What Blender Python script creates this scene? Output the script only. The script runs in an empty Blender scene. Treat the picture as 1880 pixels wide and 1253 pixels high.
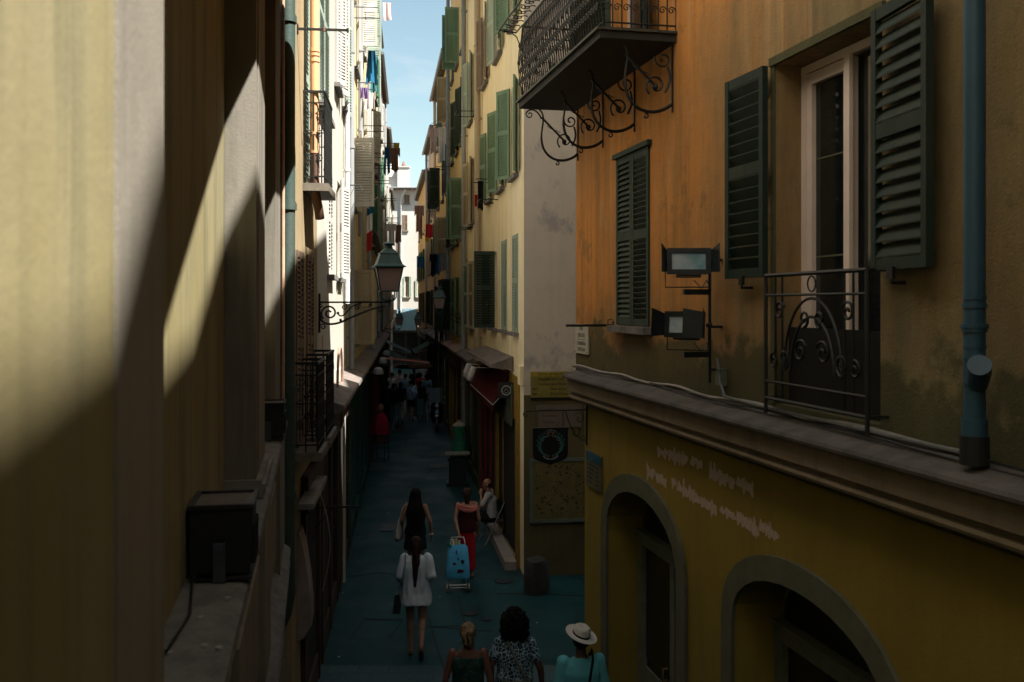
import bpy, bmesh, math, random
from mathutils import Vector, Matrix, Euler, noise
random.seed(7)
R = math.radians
sc = bpy.context.scene
col = sc.collection
# ---------------------------------------------------------------- camera, sky, sun, exposure
FPX = 1800.0; CX = 940.0; HY = 558.0; CAMH = 5.0
cam_d = bpy.data.cameras.new('camera'); cam = bpy.data.objects.new('camera', cam_d); col.objects.link(cam)
cam.location = (0, 0, CAMH); cam.rotation_euler = (R(90), 0, 0)
cam_d.sensor_width = 36; cam_d.lens = 36*FPX/1880
cam_d.shift_y = -(626.5-HY)/1880
cam_d.clip_start = .05; cam_d.clip_end = 2000
cam_d.dof.use_dof = True; cam_d.dof.focus_distance = 17; cam_d.dof.aperture_fstop = 4.0
sc.camera = cam
SUN_EL = 58.0; SUN_T = .7                       # towards the sun: right and a little behind
sdir = Vector((1, -SUN_T, 0)).normalized()*math.cos(R(SUN_EL)) + Vector((0, 0, math.sin(R(SUN_EL))))
w = bpy.data.worlds.new('World'); sc.world = w; w.use_nodes = True
nt = w.node_tree; bg = nt.nodes['Background']
sky = nt.nodes.new('ShaderNodeTexSky'); sky.sky_type = 'NISHITA'; sky.sun_disc = False
sky.sun_elevation = R(SUN_EL); sky.sun_rotation = math.atan2(sdir.x, sdir.y)
sky.air_density = 1.0; sky.dust_density = 1.3; sky.ozone_density = .35
_mx = nt.nodes.new('ShaderNodeMix'); _mx.data_type = 'RGBA'; _mx.blend_type = 'MULTIPLY'; _mx.inputs[0].default_value = 1
_mx.inputs[7].default_value = (1.0, 1.0, .82, 1); nt.links.new(sky.outputs[0], _mx.inputs[6])
_tc = nt.nodes.new('ShaderNodeTexCoord'); _mp = nt.nodes.new('ShaderNodeMapping'); _mp.inputs['Scale'].default_value = (3, 3, 9); nt.links.new(_tc.outputs['Generated'], _mp.inputs[0])
_no = nt.nodes.new('ShaderNodeTexNoise'); _no.inputs['Scale'].default_value = 2.4; _no.inputs['Detail'].default_value = 7; _no.inputs['Roughness'].default_value = .6; nt.links.new(_mp.outputs[0], _no.inputs['Vector'])
_mr = nt.nodes.new('ShaderNodeMapRange'); _mr.inputs[1].default_value = .52; _mr.inputs[2].default_value = .85; _mr.inputs[4].default_value = .55; nt.links.new(_no.outputs['Fac'], _mr.inputs[0])
_cl = nt.nodes.new('ShaderNodeMix'); _cl.data_type = 'RGBA'; nt.links.new(_mr.outputs[0], _cl.inputs[0]); nt.links.new(_mx.outputs[2], _cl.inputs[6]); _cl.inputs[7].default_value = (4.2, 4.4, 4.5, 1)
nt.links.new(_cl.outputs[2], bg.inputs[0]); bg.inputs[1].default_value = .053
sl = bpy.data.lights.new('sun', 'SUN'); sun = bpy.data.objects.new('sun', sl); col.objects.link(sun)
sl.energy = 4.4; sl.angle = R(.5); sl.color = (1.0, .94, .85)
sun.rotation_euler = sdir.to_track_quat('Z', 'Y').to_euler(); sun.location = (30, -10, 60)
sc.view_settings.view_transform = 'Standard'; sc.view_settings.look = 'None'
sc.view_settings.exposure = 2.1; sc.view_settings.gamma = 1.0
sc.cycles.max_bounces = 8; sc.cycles.diffuse_bounces = 8; sc.cycles.glossy_bounces = 3
sc.cycles.caustics_reflective = False; sc.cycles.caustics_refractive = False

# ---------------------------------------------------------------- helpers
def P(px, py, Y): return Vector(((px-CX)/FPX*Y, Y, CAMH-(py-HY)/FPX*Y))
def tag(o, label=None, cat=None, group=None, kind=None):
    if label: o['label'] = label
    if cat: o['category'] = cat
    if group: o['group'] = group
    if kind: o['kind'] = kind
    return o
def empty(name, loc=(0, 0, 0), rz=0, label=None, cat=None, group=None):
    o = bpy.data.objects.new(name, None); col.objects.link(o); o.location = loc; o.rotation_euler = (0, 0, rz)
    o.empty_display_size = .1
    return tag(o, label, cat, group)
def copy_tree(o, parent=None):
    c = o.copy(); col.objects.link(c); c.parent = parent
    for ch in [x for x in bpy.data.objects if x.parent == o]: copy_tree(ch, c)
    return c
def link_mesh(name, me, parent=None):
    o = bpy.data.objects.new(name, me); col.objects.link(o); o.parent = parent
    return o
class MB:
    def __init__(s): s.bm = bmesh.new(); s.mi = 0
    def _f(s, vs):
        try: f = s.bm.faces.new(vs); f.material_index = s.mi; return f
        except ValueError: return None
    def pts(s, L): return [s.bm.verts.new(p) for p in L]
    def poly(s, L): return s._f(s.pts(L))
    def box(s, a, b, M=None):
        x0, y0, z0 = a; x1, y1, z1 = b
        L = [Vector(p) for p in ((x0,y0,z0),(x1,y0,z0),(x1,y1,z0),(x0,y1,z0),(x0,y0,z1),(x1,y0,z1),(x1,y1,z1),(x0,y1,z1))]
        if M: L = [M @ p for p in L]
        v = s.pts(L)
        for q in ((0,3,2,1),(4,5,6,7),(0,1,5,4),(1,2,6,5),(2,3,7,6),(3,0,4,7)): s._f([v[i] for i in q])
        return s
    def hexa(s, L):
        v = s.pts(L)
        for q in ((0,3,2,1),(4,5,6,7),(0,1,5,4),(1,2,6,5),(2,3,7,6),(3,0,4,7)): s._f([v[i] for i in q])
    def rings(s, rs, cap=True, closed=False):
        V = [s.pts(r) for r in rs]; n = len(V[0])
        for i in range(len(V)-1+(1 if closed else 0)):
            a = V[i]; b = V[(i+1) % len(V)]
            for k in range(n): s._f([a[k], a[(k+1) % n], b[(k+1) % n], b[k]])
        if cap and not closed: s._f(V[0][::-1]); s._f(V[-1])
    def tube(s, pts, r, seg=6, r2=None, flat=1.0, cap=True):
        pts = [Vector(p) for p in pts]; n = len(pts); rs = []
        t0 = (pts[1]-pts[0]).normalized(); up = Vector((0, 0, 1)) if abs(t0.z) < .9 else Vector((0, 1, 0))
        nrm = (up - t0*up.dot(t0)).normalized()
        for i, p in enumerate(pts):
            t = (pts[min(i+1, n-1)]-pts[max(i-1, 0)])
            t = t.normalized() if t.length > 1e-9 else t0
            nn = nrm - t*nrm.dot(t); nrm = nn.normalized() if nn.length > 1e-6 else nrm
            b = t.cross(nrm); f = i/(n-1)
            rr = r if r2 is None else (r*(1-f)+r2*f)
            if isinstance(r, (list, tuple)): rr = r[i]
            o = math.pi/seg
            rs.append([p+nrm*math.cos(o+2*math.pi*k/seg)*rr+b*math.sin(o+2*math.pi*k/seg)*rr*flat for k in range(seg)])
        s.rings(rs, cap)
        return s
    def lathe(s, prof, seg=12, c=(0, 0, 0), rot=0, sx=1, sy=1, M=None):
        rs = []
        for r, z in prof:
            L = [Vector((c[0]+math.cos(rot+2*math.pi*k/seg)*max(r, .0005)*sx, c[1]+math.sin(rot+2*math.pi*k/seg)*max(r, .0005)*sy, c[2]+z)) for k in range(seg)]
            if M: L = [M @ p for p in L]
            rs.append(L)
        s.rings(rs); return s
    def ell(s, c, r, seg=12, rg=8, M=None):
        rs = []
        for i in range(1, rg):
            a = math.pi*i/rg-math.pi/2
            L = [Vector((math.cos(2*math.pi*k/seg)*math.cos(a)*r[0], math.sin(2*math.pi*k/seg)*math.cos(a)*r[1], math.sin(a)*r[2])) for k in range(seg)]
            if M: L = [M @ p for p in L]
            rs.append([p+Vector(c) for p in L])
        s.rings(rs); return s
    def prof_ext(s, prof, pa, pb):
        """closed profile [(out,h)] swept between two mapping functions"""
        s.rings([[pa(o, h) for o, h in prof], [pb(o, h) for o, h in prof]])
    def build(s, name, mat, parent=None, smooth=False, loc=None):
        bmesh.ops.recalc_face_normals(s.bm, faces=s.bm.faces)
        me = bpy.data.meshes.new(name); s.bm.to_mesh(me); s.bm.free()
        for m in (mat if isinstance(mat, (list, tuple)) else [mat]): me.materials.append(m)
        if smooth:
            for p in me.polygons: p.use_smooth = True
            try: me.set_sharp_from_angle(angle=R(40))
            except Exception: pass
        o = link_mesh(name, me, parent)
        if loc is not None: o.location = loc
        return o
def spiral(c, r0, r1, a0, a1, n=18):
    return [(c[0]+(r0+(r1-r0)*i/n)*math.cos(a0+(a1-a0)*i/n), c[1]+(r0+(r1-r0)*i/n)*math.sin(a0+(a1-a0)*i/n)) for i in range(n+1)]
def bez(p0, p1, p2, p3, n=12):
    L = []
    for i in range(n+1):
        t = i/n; L.append(tuple((1-t)**3*a+3*(1-t)**2*t*b+3*(1-t)*t*t*c+t**3*d for a, b, c, d in zip(p0, p1, p2, p3)))
    return L
# ---------------------------------------------------------------- materials
_m = {}
def nmat(name):
    m = bpy.data.materials.new(name); m.use_nodes = True
    return m, m.node_tree, m.node_tree.nodes['Principled BSDF']
def N(nt, t, **k):
    n = nt.nodes.new(t)
    for a, b in k.items(): setattr(n, a, b)
    return n
def c4(c, a=1): return (c[0], c[1], c[2], a)
def mixc(nt, fac, a, b, mode='MIX'):
    n = nt.nodes.new('ShaderNodeMix'); n.data_type = 'RGBA'; n.blend_type = mode
    for i, v in ((0, fac), (6, a), (7, b)):
        if isinstance(v, bpy.types.NodeSocket): nt.links.new(v, n.inputs[i])
        else: n.inputs[i].default_value = v if i == 0 else c4(v)
    return n.outputs[2]
def noisen(nt, vec, scale, detail=4, rough=.55, sc3=None):
    if sc3:
        mp = N(nt, 'ShaderNodeMapping'); mp.inputs['Scale'].default_value = sc3; nt.links.new(vec, mp.inputs[0]); vec = mp.outputs[0]
    n = N(nt, 'ShaderNodeTexNoise'); n.inputs['Scale'].default_value = scale; n.inputs['Detail'].default_value = detail; n.inputs['Roughness'].default_value = rough
    nt.links.new(vec, n.inputs['Vector']); return n.outputs['Fac']
def ramp(nt, fac, p0, p1):
    n = N(nt, 'ShaderNodeMapRange'); n.inputs[1].default_value = p0; n.inputs[2].default_value = p1
    nt.links.new(fac, n.inputs[0]); return n.outputs[0]
def math_(nt, op, a, b):
    n = N(nt, 'ShaderNodeMath', operation=op)
    for i, v in ((0, a), (1, b)):
        if isinstance(v, bpy.types.NodeSocket): nt.links.new(v, n.inputs[i])
        else: n.inputs[i].default_value = v
    return n.outputs[0]
def plaster(name, c1, c2, dirt=(.03, .028, .02), streak=.5, blotch=.5, band=None, bump=.25, patch=None, patchamt=.0, streak_col=None):
    if name in _m: return _m[name]
    m, nt, b = nmat(name); tc = N(nt, 'ShaderNodeTexCoord').outputs['Object']
    big = ramp(nt, noisen(nt, tc, .55, 5, .6), .35, .65)
    cc = mixc(nt, big, c1, c2)
    if patch:
        pn = ramp(nt, noisen(nt, tc, 1.1, 6, .65, (1, 1, .8)), .55, .62)
        cc = mixc(nt, math_(nt, 'MULTIPLY', pn, patchamt), cc, patch)
    st = ramp(nt, noisen(nt, tc, 3.2, 5, .7, (1, 1, .09)), .48, .75)
    cc = mixc(nt, math_(nt, 'MULTIPLY', st, streak), cc, streak_col or dirt)
    st2 = ramp(nt, noisen(nt, tc, 9, 3, .6, (1, 1, .05)), .5, .8)
    cc = mixc(nt, math_(nt, 'MULTIPLY', st2, streak*.5), cc, dirt)
    sm = ramp(nt, noisen(nt, tc, 2.4, 8, .75), .5, .72)
    cc = mixc(nt, math_(nt, 'MULTIPLY', sm, blotch*.5), cc, dirt)
    fn = noisen(nt, tc, 60, 3, .6)
    cc = mixc(nt, .35, cc, mixc(nt, fn, tuple(x*.75 for x in c1), tuple(min(1, x*1.2) for x in c1)), 'MIX') if False else cc
    if band:                                      # damp stained band along the foot of the wall: (z0, z1, colour, amount)
        z0, z1, bc, ba = band
        sx = N(nt, 'ShaderNodeSeparateXYZ'); nt.links.new(tc, sx.inputs[0])
        zz = math_(nt, 'ADD', sx.outputs[2], math_(nt, 'MULTIPLY', math_(nt, 'SUBTRACT', noisen(nt, tc, 1.6, 6, .7), .5), 1.3))
        f = ramp(nt, zz, z1, z0)
        cc = mixc(nt, math_(nt, 'MULTIPLY', f, ba), cc, bc)
    nt.links.new(cc, b.inputs['Base Color']); b.inputs['Roughness'].default_value = .9; b.inputs['Specular IOR Level'].default_value = .2
    bp = N(nt, 'ShaderNodeBump'); bp.inputs['Strength'].default_value = bump; bp.inputs['Distance'].default_value = .02
    h = math_(nt, 'ADD', math_(nt, 'MULTIPLY', fn, .5), noisen(nt, tc, 7, 5, .6))
    nt.links.new(h, bp.inputs['Height']); nt.links.new(bp.outputs[0], b.inputs['Normal'])
    _m[name] = m; return m
def mat(name, c1, c2=None, rough=.6, metal=0, scale=8, bump=.1, streak=False, spec=.4, mid=(.4, .65)):
    if name in _m: return _m[name]
    m, nt, b = nmat(name); tc = N(nt, 'ShaderNodeTexCoord').outputs['Object']
    c2 = c2 or tuple(x*.7 for x in c1)
    f = ramp(nt, noisen(nt, tc, scale, 5, .65, (1, 1, .15) if streak else None), *mid)
    nt.links.new(mixc(nt, f, c1, c2), b.inputs['Base Color'])
    b.inputs['Roughness'].default_value = rough; b.inputs['Metallic'].default_value = metal; b.inputs['Specular IOR Level'].default_value = spec
    if bump:
        bp = N(nt, 'ShaderNodeBump'); bp.inputs['Strength'].default_value = bump; bp.inputs['Distance'].default_value = .01
        nt.links.new(noisen(nt, tc, scale*4, 4, .6), bp.inputs['Height']); nt.links.new(bp.outputs[0], b.inputs['Normal'])
    _m[name] = m; return m
def glass_dark(): return mat('dark window glass', (.008, .012, .014), (.012, .016, .018), rough=.08, bump=0, spec=.5)
IRON = mat('black wrought iron', (.006, .009, .009), (.012, .012, .01), rough=.5, bump=.2, scale=20)
SHG = mat('weathered green shutter paint', (.012, .036, .024), (.035, .045, .026), rough=.75, scale=5, streak=True, bump=.3)
SHD = mat('dark green shutter paint', (.004, .020, .014), (.018, .028, .017), rough=.7, scale=5, streak=True, bump=.3)
SHP = mat('pale green shutter paint', (.30, .38, .32), (.22, .28, .24), rough=.7, scale=4, streak=True)
SHM = mat('mid green shutter paint', (.15, .24, .15), (.10, .17, .11), rough=.7, scale=4, streak=True)
SHW = mat('white shutter paint', (.46, .455, .425), (.36, .35, .32), rough=.7, scale=4, streak=True)
SHB = mat('beige shutter paint', (.42, .36, .24), (.33, .27, .17), rough=.75, scale=4, streak=True)
SHK = mat('brown shutter paint', (.14, .10, .07), (.20, .15, .11), rough=.75, scale=4, streak=True)
SHV = mat('vivid green shutter paint', (.02, .14, .07), (.02, .10, .05), rough=.6, scale=4, streak=True)
WHITE = mat('white painted wood', (.55, .47, .42), (.45, .38, .33), rough=.5, scale=3)
STONE = mat('grey stone ledge', (.20, .19, .18), (.11, .105, .10), rough=.9, scale=3, bump=.5)
TILE = mat('clay roof tile', (.22, .11, .07), (.13, .08, .055), rough=.9, scale=3, bump=.5)
DARK = mat('dark interior', (.006, .007, .007), (.01, .01, .01), rough=.9, bump=0)
# ---------------------------------------------------------------- buildings
class Bld:
    def __init__(s, label, side, c, m, y0, y1, group=None, name='building'):
        s.side, s.c, s.m, s.y0, s.y1 = side, c, m, y0, y1; s.n = math.sqrt(1+m*m)
        s.sg = 1 if side == 'L' else -1
        s.ang = math.atan2(s.sg, s.sg*m)
        s.root = empty(name, (c+m*y0, y0, 0), s.ang, label, 'building', group)
    def l(s, y, h, out=0): return Vector((s.sg*(y-s.y0)*s.n, -out, h))
    def w(s, y, h, out=0):                      # world
        t = Vector((s.m, 1, 0))/s.n; nr = Vector((1, -s.m, 0))/s.n*s.sg
        return Vector((s.c+s.m*y, y, h))+nr*out
    def yp(s, px, out=0): return (s.c+s.sg*out*s.n)/((px-CX)/FPX-s.m)
    def hp(s, py, y): return CAMH-(py-HY)*y/FPX
    def mount(s, name, y, h, out, label, cat, group=None): return empty(name, s.w(y, h, out), s.ang, label, cat, group)
    def wall(s, H, holes, mat_, depth=6, h0=0, y0=None, y1=None, rev=.22, out=0, name='wall', prof=None, reveal_mat=None):
        y0 = s.y0 if y0 is None else y0; y1 = s.y1 if y1 is None else y1
        mb = MB(); bm = mb.bm; edges = []
        outer = prof or [(y0, h0), (y1, h0), (y1, H), (y0, H)]
        for lp in [outer]+holes:
            vs = [bm.verts.new(s.l(y, h, out)) for y, h in lp]
            for i in range(len(vs)): edges.append(bm.edges.new((vs[i], vs[(i+1) % len(vs)])))
        bmesh.ops.triangle_fill(bm, use_beauty=True, use_dissolve=False, edges=edges)
        for lp in holes:
            for i in range(len(lp)):
                a = lp[i]; b = lp[(i+1) % len(lp)]
                mb.poly([s.l(*a, out), s.l(*b, out), s.l(*b, out-rev), s.l(*a, out-rev)])
        for i in range(len(outer)):
            a = outer[i]; b = outer[(i+1) % len(outer)]
            mb.poly([s.l(*a, out), s.l(*b, out), s.l(*b, out-depth), s.l(*a, out-depth)])
        return mb.build(name, mat_, s.root)
_leaf = {}
def leaf_mesh(w_, h_, mt, rails=2, gap=.055, th=.035):
    key = (round(w_, 2), round(h_, 2), mt.name, rails)
    if key in _leaf: return _leaf[key]
    mb = MB(); st = .055
    mb.box((0, 0, 0), (st, th, h_)); mb.box((w_-st, 0, 0), (w_, th, h_))
    zs = [0]
    rb = [0.0]+[h_*k/rails for k in range(1, rails)]+[h_-.07]
    for k, z in enumerate(rb): mb.box((st, .003, z), (w_-st, th-.003, z+(.07 if k in (0, len(rb)-1) else .09)))
    for k in range(rails):
        a = rb[k]+(.07 if k == 0 else .09); b = rb[k+1]
        n = max(2, int((b-a)/gap))
        for i in range(n):
            z = a+(i+.5)*(b-a)/n
            u = (b-a)/n*.46; t_ = .009
            mb.hexa([(st, .002, z-u), (w_-st, .002, z-u), (w_-st, th-.004, z+u-t_), (st, th-.004, z+u-t_),
                     (st, .002, z-u+t_), (w_-st, .002, z-u+t_), (w_-st, th-.004, z+u), (st, th-.004, z+u)])
    bmesh.ops.recalc_face_normals(mb.bm, faces=mb.bm.faces)
    me = bpy.data.meshes.new('shutter'); mb.bm.to_mesh(me); mb.bm.free(); me.materials.append(mt)
    _leaf[key] = me; return me
def rect(y0, y1, h0, h1): return [(y0, h0), (y1, h0), (y1, h1), (y0, h1)]
def window(b, y0, y1, h0, h1, mt=SHG, a=0, a2=None, rec=.15, sill=True, frame=WHITE, rails=2, sill_mat=STONE, out=0, parts=True):
    """window part with two shutter leaves; a: opening angle of each leaf in degrees (0 closed, 170 flat on the wall)"""
    if y0 > y1: y0, y1 = y1, y0
    ym = (y0+y1)/2; W = (y1-y0)*b.n; H = h1-h0
    mb = MB(); f = .05
    pw = b.l(y0 if b.sg > 0 else y1, h0, out)
    mb.mi = 0
    for (xa, xb, za, zb) in ((0, f, 0, H), (W-f, W, 0, H), (f, W-f, H-f, H), (f, W-f, 0, f), (W/2-.03, W/2+.03, f, H-f)):
        mb.box((xa, rec, za), (xb, rec+.05, zb))
    mb.box((f, rec+.012, H*.62), (W-f, rec+.04, H*.62+.03))
    wo = mb.build('window', frame, b.root, loc=pw)
    g = MB(); g.box((f-.01, rec+.03, f-.01), (W-f+.01, rec+.036, H-f+.01)); g.build('pane', glass_dark(), wo)
    if sill:
        s_ = MB(); s_.box((-.08, -.1, -.075), (W+.08, rec, -.003)); s_.build('sill', sill_mat, wo)
    if mt:
        a2 = a if a2 is None else a2
        me = leaf_mesh(W/2-.005, H-.01, mt, rails)
        for k, an in ((0, a), (1, a2)):
            if an is None: continue
            lf = link_mesh('shutter', me, wo)
            if k == 0: lf.location = (0, -.045 if an > 5 else -.02, .005); lf.rotation_euler = (0, 0, -R(an))
            else:
                lf.location = (W, (-.045 if an > 90 else (0 if an > 5 else .015)), .005); lf.rotation_euler = (0, 0, R(180+an))
    return wo
def downpipe(b, y, h0, h1, mt, r=.06, out=.1, name='downpipe', joints=True, wob=0):
    mb = MB(); p = b.l(y, 0, out); mb.tube([(p.x, p.y, h0), (p.x, p.y, h1)], r, 10)
    h = h0+.6
    while joints and h < h1:
        mb.tube([(p.x, p.y, h), (p.x, p.y, h+.06)], r*1.22, 10); mb.box((p.x-.015, p.y, h+.01), (p.x+.015, p.y+out, h+.04)); h += 1.9
    return mb.build(name, mt, b.root, smooth=True)
def roof(b, H, over=.45, y0=None, y1=None, mt=TILE, rafters=True, depth=5, rise=1.6):
    y0 = b.y0 if y0 is None else y0; y1 = b.y1 if y1 is None else y1
    mb = MB(); e = .003
    prof = [(over, H), (over, H+.07), (-depth, H+rise+.1), (-depth, H+rise), (-.1, H+.01)]
    mb.prof_ext(prof, lambda o, h: b.l(y0+e, h, o), lambda o, h: b.l(y1-e, h, o))
    ro = mb.build('roof', mt, b.root)
    g = MB()
    a = b.l(y0+.02, H+.02, over+.06); c = b.l(y1-.02, H+.02, over+.06); g.tube([a, c], .065, 8)
    g.build('gutter', mat('grey zinc', (.22, .24, .25), (.15, .16, .17), rough=.5, metal=.3), ro, smooth=True)
    if rafters:
        r_ = MB(); y = y0+.2
        while y < y1-.1:
            r_.hexa([b.l(y, H-.09, .02), b.l(y+.07, H-.09, .02), b.l(y+.07, H-.06, over-.03), b.l(y, H-.06, over-.03),
                     b.l(y, H-.004, .02), b.l(y+.07, H-.004, .02), b.l(y+.07, H-.004, over-.03), b.l(y, H-.004, over-.03)]); y += .38
        r_.build('rafters', mat('old eave wood', (.16, .15, .10), (.10, .10, .07), rough=.9), ro)
    return ro
# ================================================================ SETTING: ground, street, paving
def structure(o): o['kind'] = 'structure'; return o
def street_mat():
    m, nt, b = nmat('worn asphalt'); tc = N(nt, 'ShaderNodeTexCoord').outputs['Object']
    f = ramp(nt, noisen(nt, tc, .9, 6, .7), .35, .68)
    cc = mixc(nt, f, (.004, .042, .050), (.012, .074, .086))
    f2 = ramp(nt, noisen(nt, tc, 5, 6, .75), .52, .72); cc = mixc(nt, math_(nt, 'MULTIPLY', f2, .5), cc, (.012, .045, .052))
    f4 = ramp(nt, noisen(nt, tc, .7, 4, .6, (3, .5, 1)), .5, .7); cc = mixc(nt, math_(nt, 'MULTIPLY', f4, .45), cc, (.008, .014, .017))
    sp = ramp(nt, noisen(nt, tc, 90, 2, .5), .3, .7); cc = mixc(nt, math_(nt, 'MULTIPLY', sp, .5), cc, (.005, .010, .012))
    nt.links.new(cc, b.inputs['Base Color']); 
    nt.links.new(ramp(nt, f2, 1.6, -.2), b.inputs['Roughness']); b.inputs['Roughness'].default_value = .6; b.inputs['Specular IOR Level'].default_value = .18
    rr = N(nt, 'ShaderNodeMapRange'); rr.inputs[3].default_value = .42; rr.inputs[4].default_value = .7; nt.links.new(f, rr.inputs[0]); nt.links.new(rr.outputs[0], b.inputs['Roughness'])
    bp = N(nt, 'ShaderNodeBump'); bp.inputs['Strength'].default_value = .5; bp.inputs['Distance'].default_value = .01
    nt.links.new(noisen(nt, tc, 45, 5, .7), bp.inputs['Height']); nt.links.new(bp.outputs[0], b.inputs['Normal'])
    return m
mb = MB(); mb.box((-400, -200, -1), (400, 700, -.02)); structure(mb.build('ground', mat('dusty ground', (.12, .11, .1), (.09, .085, .08), rough=.95)))
mb = MB(); mb.box((-16, -20, -.015), (14, 80, 0)); structure(mb.build('street', street_mat()))
def paving_mat():
    m, nt, b = nmat('pale stone paving'); tc = N(nt, 'ShaderNodeTexCoord').outputs['Object']
    br = N(nt, 'ShaderNodeTexBrick'); br.inputs['Scale'].default_value = 1; br.inputs['Brick Width'].default_value = .42; br.inputs['Row Height'].default_value = .26
    br.inputs['Mortar Size'].default_value = .008; br.inputs['Color1'].default_value = (.02, .065, .075, 1); br.inputs['Color2'].default_value = (.035, .085, .095, 1); br.inputs['Mortar'].default_value = (.025, .03, .03, 1)
    nt.links.new(tc, br.inputs['Vector'])
    cc = mixc(nt, math_(nt, 'MULTIPLY', ramp(nt, noisen(nt, tc, 12, 6, .8), .45, .65), .7), br.outputs[0], (.02, .034, .04))
    nt.links.new(cc, b.inputs['Base Color']); b.inputs['Roughness'].default_value = .75; return m
mb = MB(); mb.box((-3, -20, -.01), (3.6, 13.55, .004)); structure(mb.build('paving', paving_mat()))
# joints and repair lines in the asphalt, a drain grate, manhole covers
tar = mat('tar joint', (.008, .011, .012), (.016, .02, .02), rough=.8)
def gp(px, py): Y = CAMH*FPX/(py-HY); return Vector(((px-CX)/FPX*Y, Y, .005))
mb = MB()
for L, wd in (([(842, 1095), (852, 1140), (885, 1262)], .03), ([(780, 1105), (800, 1180), (822, 1253)], .025), ([(670, 1137), (738, 1139)], .05), ([(668, 1140), (642, 1175)], .02), ([(738, 1141), (716, 1170)], .02),
              ([(745, 1153), (850, 1150)], .02), ([(912, 1090), (1000, 1092), (1072, 1095)], .03), ([(790, 1152), (900, 1160)], .015), ([(640, 1060), (700, 1052), (760, 1062)], .012)):
    pp = [gp(*q) for q in L]
    for a, b_ in zip(pp, pp[1:]):
        d = (b_-a).normalized(); q = Vector((-d.y, d.x, 0))*wd/2; mb.hexa([a-q, b_-q, b_+q, a+q, a-q+Vector((0, 0, .003)), b_-q+Vector((0, 0, .003)), b_+q+Vector((0, 0, .003)), a+q+Vector((0, 0, .003))])
structure(mb.build('asphalt_joints', tar))
def grate(p, wx, wy, label):
    o = empty('drain_grate', p, R(6), label, 'grate')
    mb = MB(); mb.box((-wx/2, -wy/2, 0), (wx/2, wy/2, .004)); mb.build('cover_plate', tar, o)
    mb = MB(); n = int(wx/.035)
    for i in range(n): x = -wx/2+.02+i*(wx-.04)/(n-1); mb.box((x-.007, -wy/2+.02, .006), (x+.007, wy/2-.02, .016))
    for y in (-wy/2, wy/2-.02, -.01): mb.box((-wx/2, y, .005), (wx/2, y+.02, .014))
    mb.build('grate_bars', mat('worn cast iron', (.10, .11, .11), (.05, .055, .055), rough=.4, metal=.7), o)
grate(Vector((-1.68, 21.9, .004))+Vector((-.95, 0, 0)), .62, .75, 'square iron drain grate in the asphalt left of the long haired woman')
grate(Vector((-2.27, 30.1, .004)), .5, .7, 'small dark drain cover in the asphalt beyond the long haired woman')
def manhole(px, py, r, label):
    p = gp(px, py); o = empty('manhole_cover', p, 0, label, 'manhole cover')
    mb = MB(); mb.lathe([(r, -.002), (r, .006), (r*.9, .007), (r*.88, .003), (0, .004)], 24); mb.build('rim', tar, o)
    mb = MB(); mb.lathe([(r*.84, .003), (r*.84, .008), (0, .009)], 24); mb.build('lid', mat('old iron lid', (.03, .038, .04), (.02, .025, .025), rough=.5, metal=.5, scale=30), o)
manhole(862, 1127, .14, 'small round cover in the asphalt just above the blonde woman\'s head'); manhole(925, 1068, .17, 'round iron cover in the asphalt beside the stone wheel guard'); manhole(893, 1138, .08, 'tiny round valve cover beside the dark curly haired woman')

# ================================================================ NEAR LEFT BUILDING (the wall the camera stands against)
Y_OCH = plaster('ochre stucco with stained streaks', (.27, .24, .15), (.215, .185, .09), dirt=(.085, .09, .055), streak=1.0, blotch=.3, bump=.12)
GREYP = plaster('grey rendered pilaster', (.18, .17, .145), (.22, .20, .165), dirt=(.07, .07, .055), streak=.7, blotch=.4, bump=.15)
NL = Bld('ochre building with grey pilasters and a stone sill course beside the camera', 'L', -.561, -.2006, 0, 10.3)
n_ = NL
def prof_part(b, name, mt, prof, ya, yb, par=None, smooth=False):
    mb = MB(); mb.prof_ext(prof, lambda o, h: b.l(ya, h, o), lambda o, h: b.l(yb, h, o)); return mb.build(name, mt, par or b.root, smooth)
NL.wall(16, [], Y_OCH, depth=6, h0=3.7, y0=-14, y1=10.28)
WHU = plaster('pale bounce render', (.80, .76, .68), (.76, .70, .60), dirt=(.5, .45, .38), streak=.3, blotch=.2)  # pale so that unseen upper walls bounce light onto the orange house
def boxl(b, ya, yb, h0, h1, o0, o1, mb=None):
    m_ = mb or MB(); m_.hexa([b.l(ya, h0, o0), b.l(yb, h0, o0), b.l(yb, h0, o1), b.l(ya, h0, o1), b.l(ya, h1, o0), b.l(yb, h1, o0), b.l(yb, h1, o1), b.l(ya, h1, o1)]); return m_
for ya, yb, two in ((-3.5, 2.3, 1), (6.05, 7.05, 0), (9.0, 10.25, 0)):
    if two: pil = boxl(NL, ya, 1.76, 3.8, 8.3, .001, .188).build('pilaster', Y_OCH, NL.root); boxl(NL, 1.762, yb, 3.8, 8.3, .002, .196).build('corner_strip', GREYP, pil)
    else:
        pil = boxl(NL, ya, yb, 3.8, 8.3, .001, .19).build('pilaster', GREYP, NL.root)
        if ya < 7: boxl(NL, ya+.12, yb-.12, 3.95, 8.2, .191, .198).build('raised_strip', GREYP, pil)
    mb = MB()
    for (h0, h1, o) in ((3.802, 3.85, .235), (3.85, 3.885, .25), (3.885, 3.91, .225)): boxl(NL, ya-.04, yb+.04, h0, h1, .003, o, mb)
    mb.build('base_moulding', STONE, pil)
boxl(NL, -14, 10.27, 8.33, 16, .001, .20).build('bounce_wall', WHU, NL.root)  # unseen pale facing added above the frame as a light reflector
LEDGEM = mat('grey stone sill', (.15, .15, .145), (.08, .085, .085), rough=.9, scale=6, bump=.6)
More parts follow.
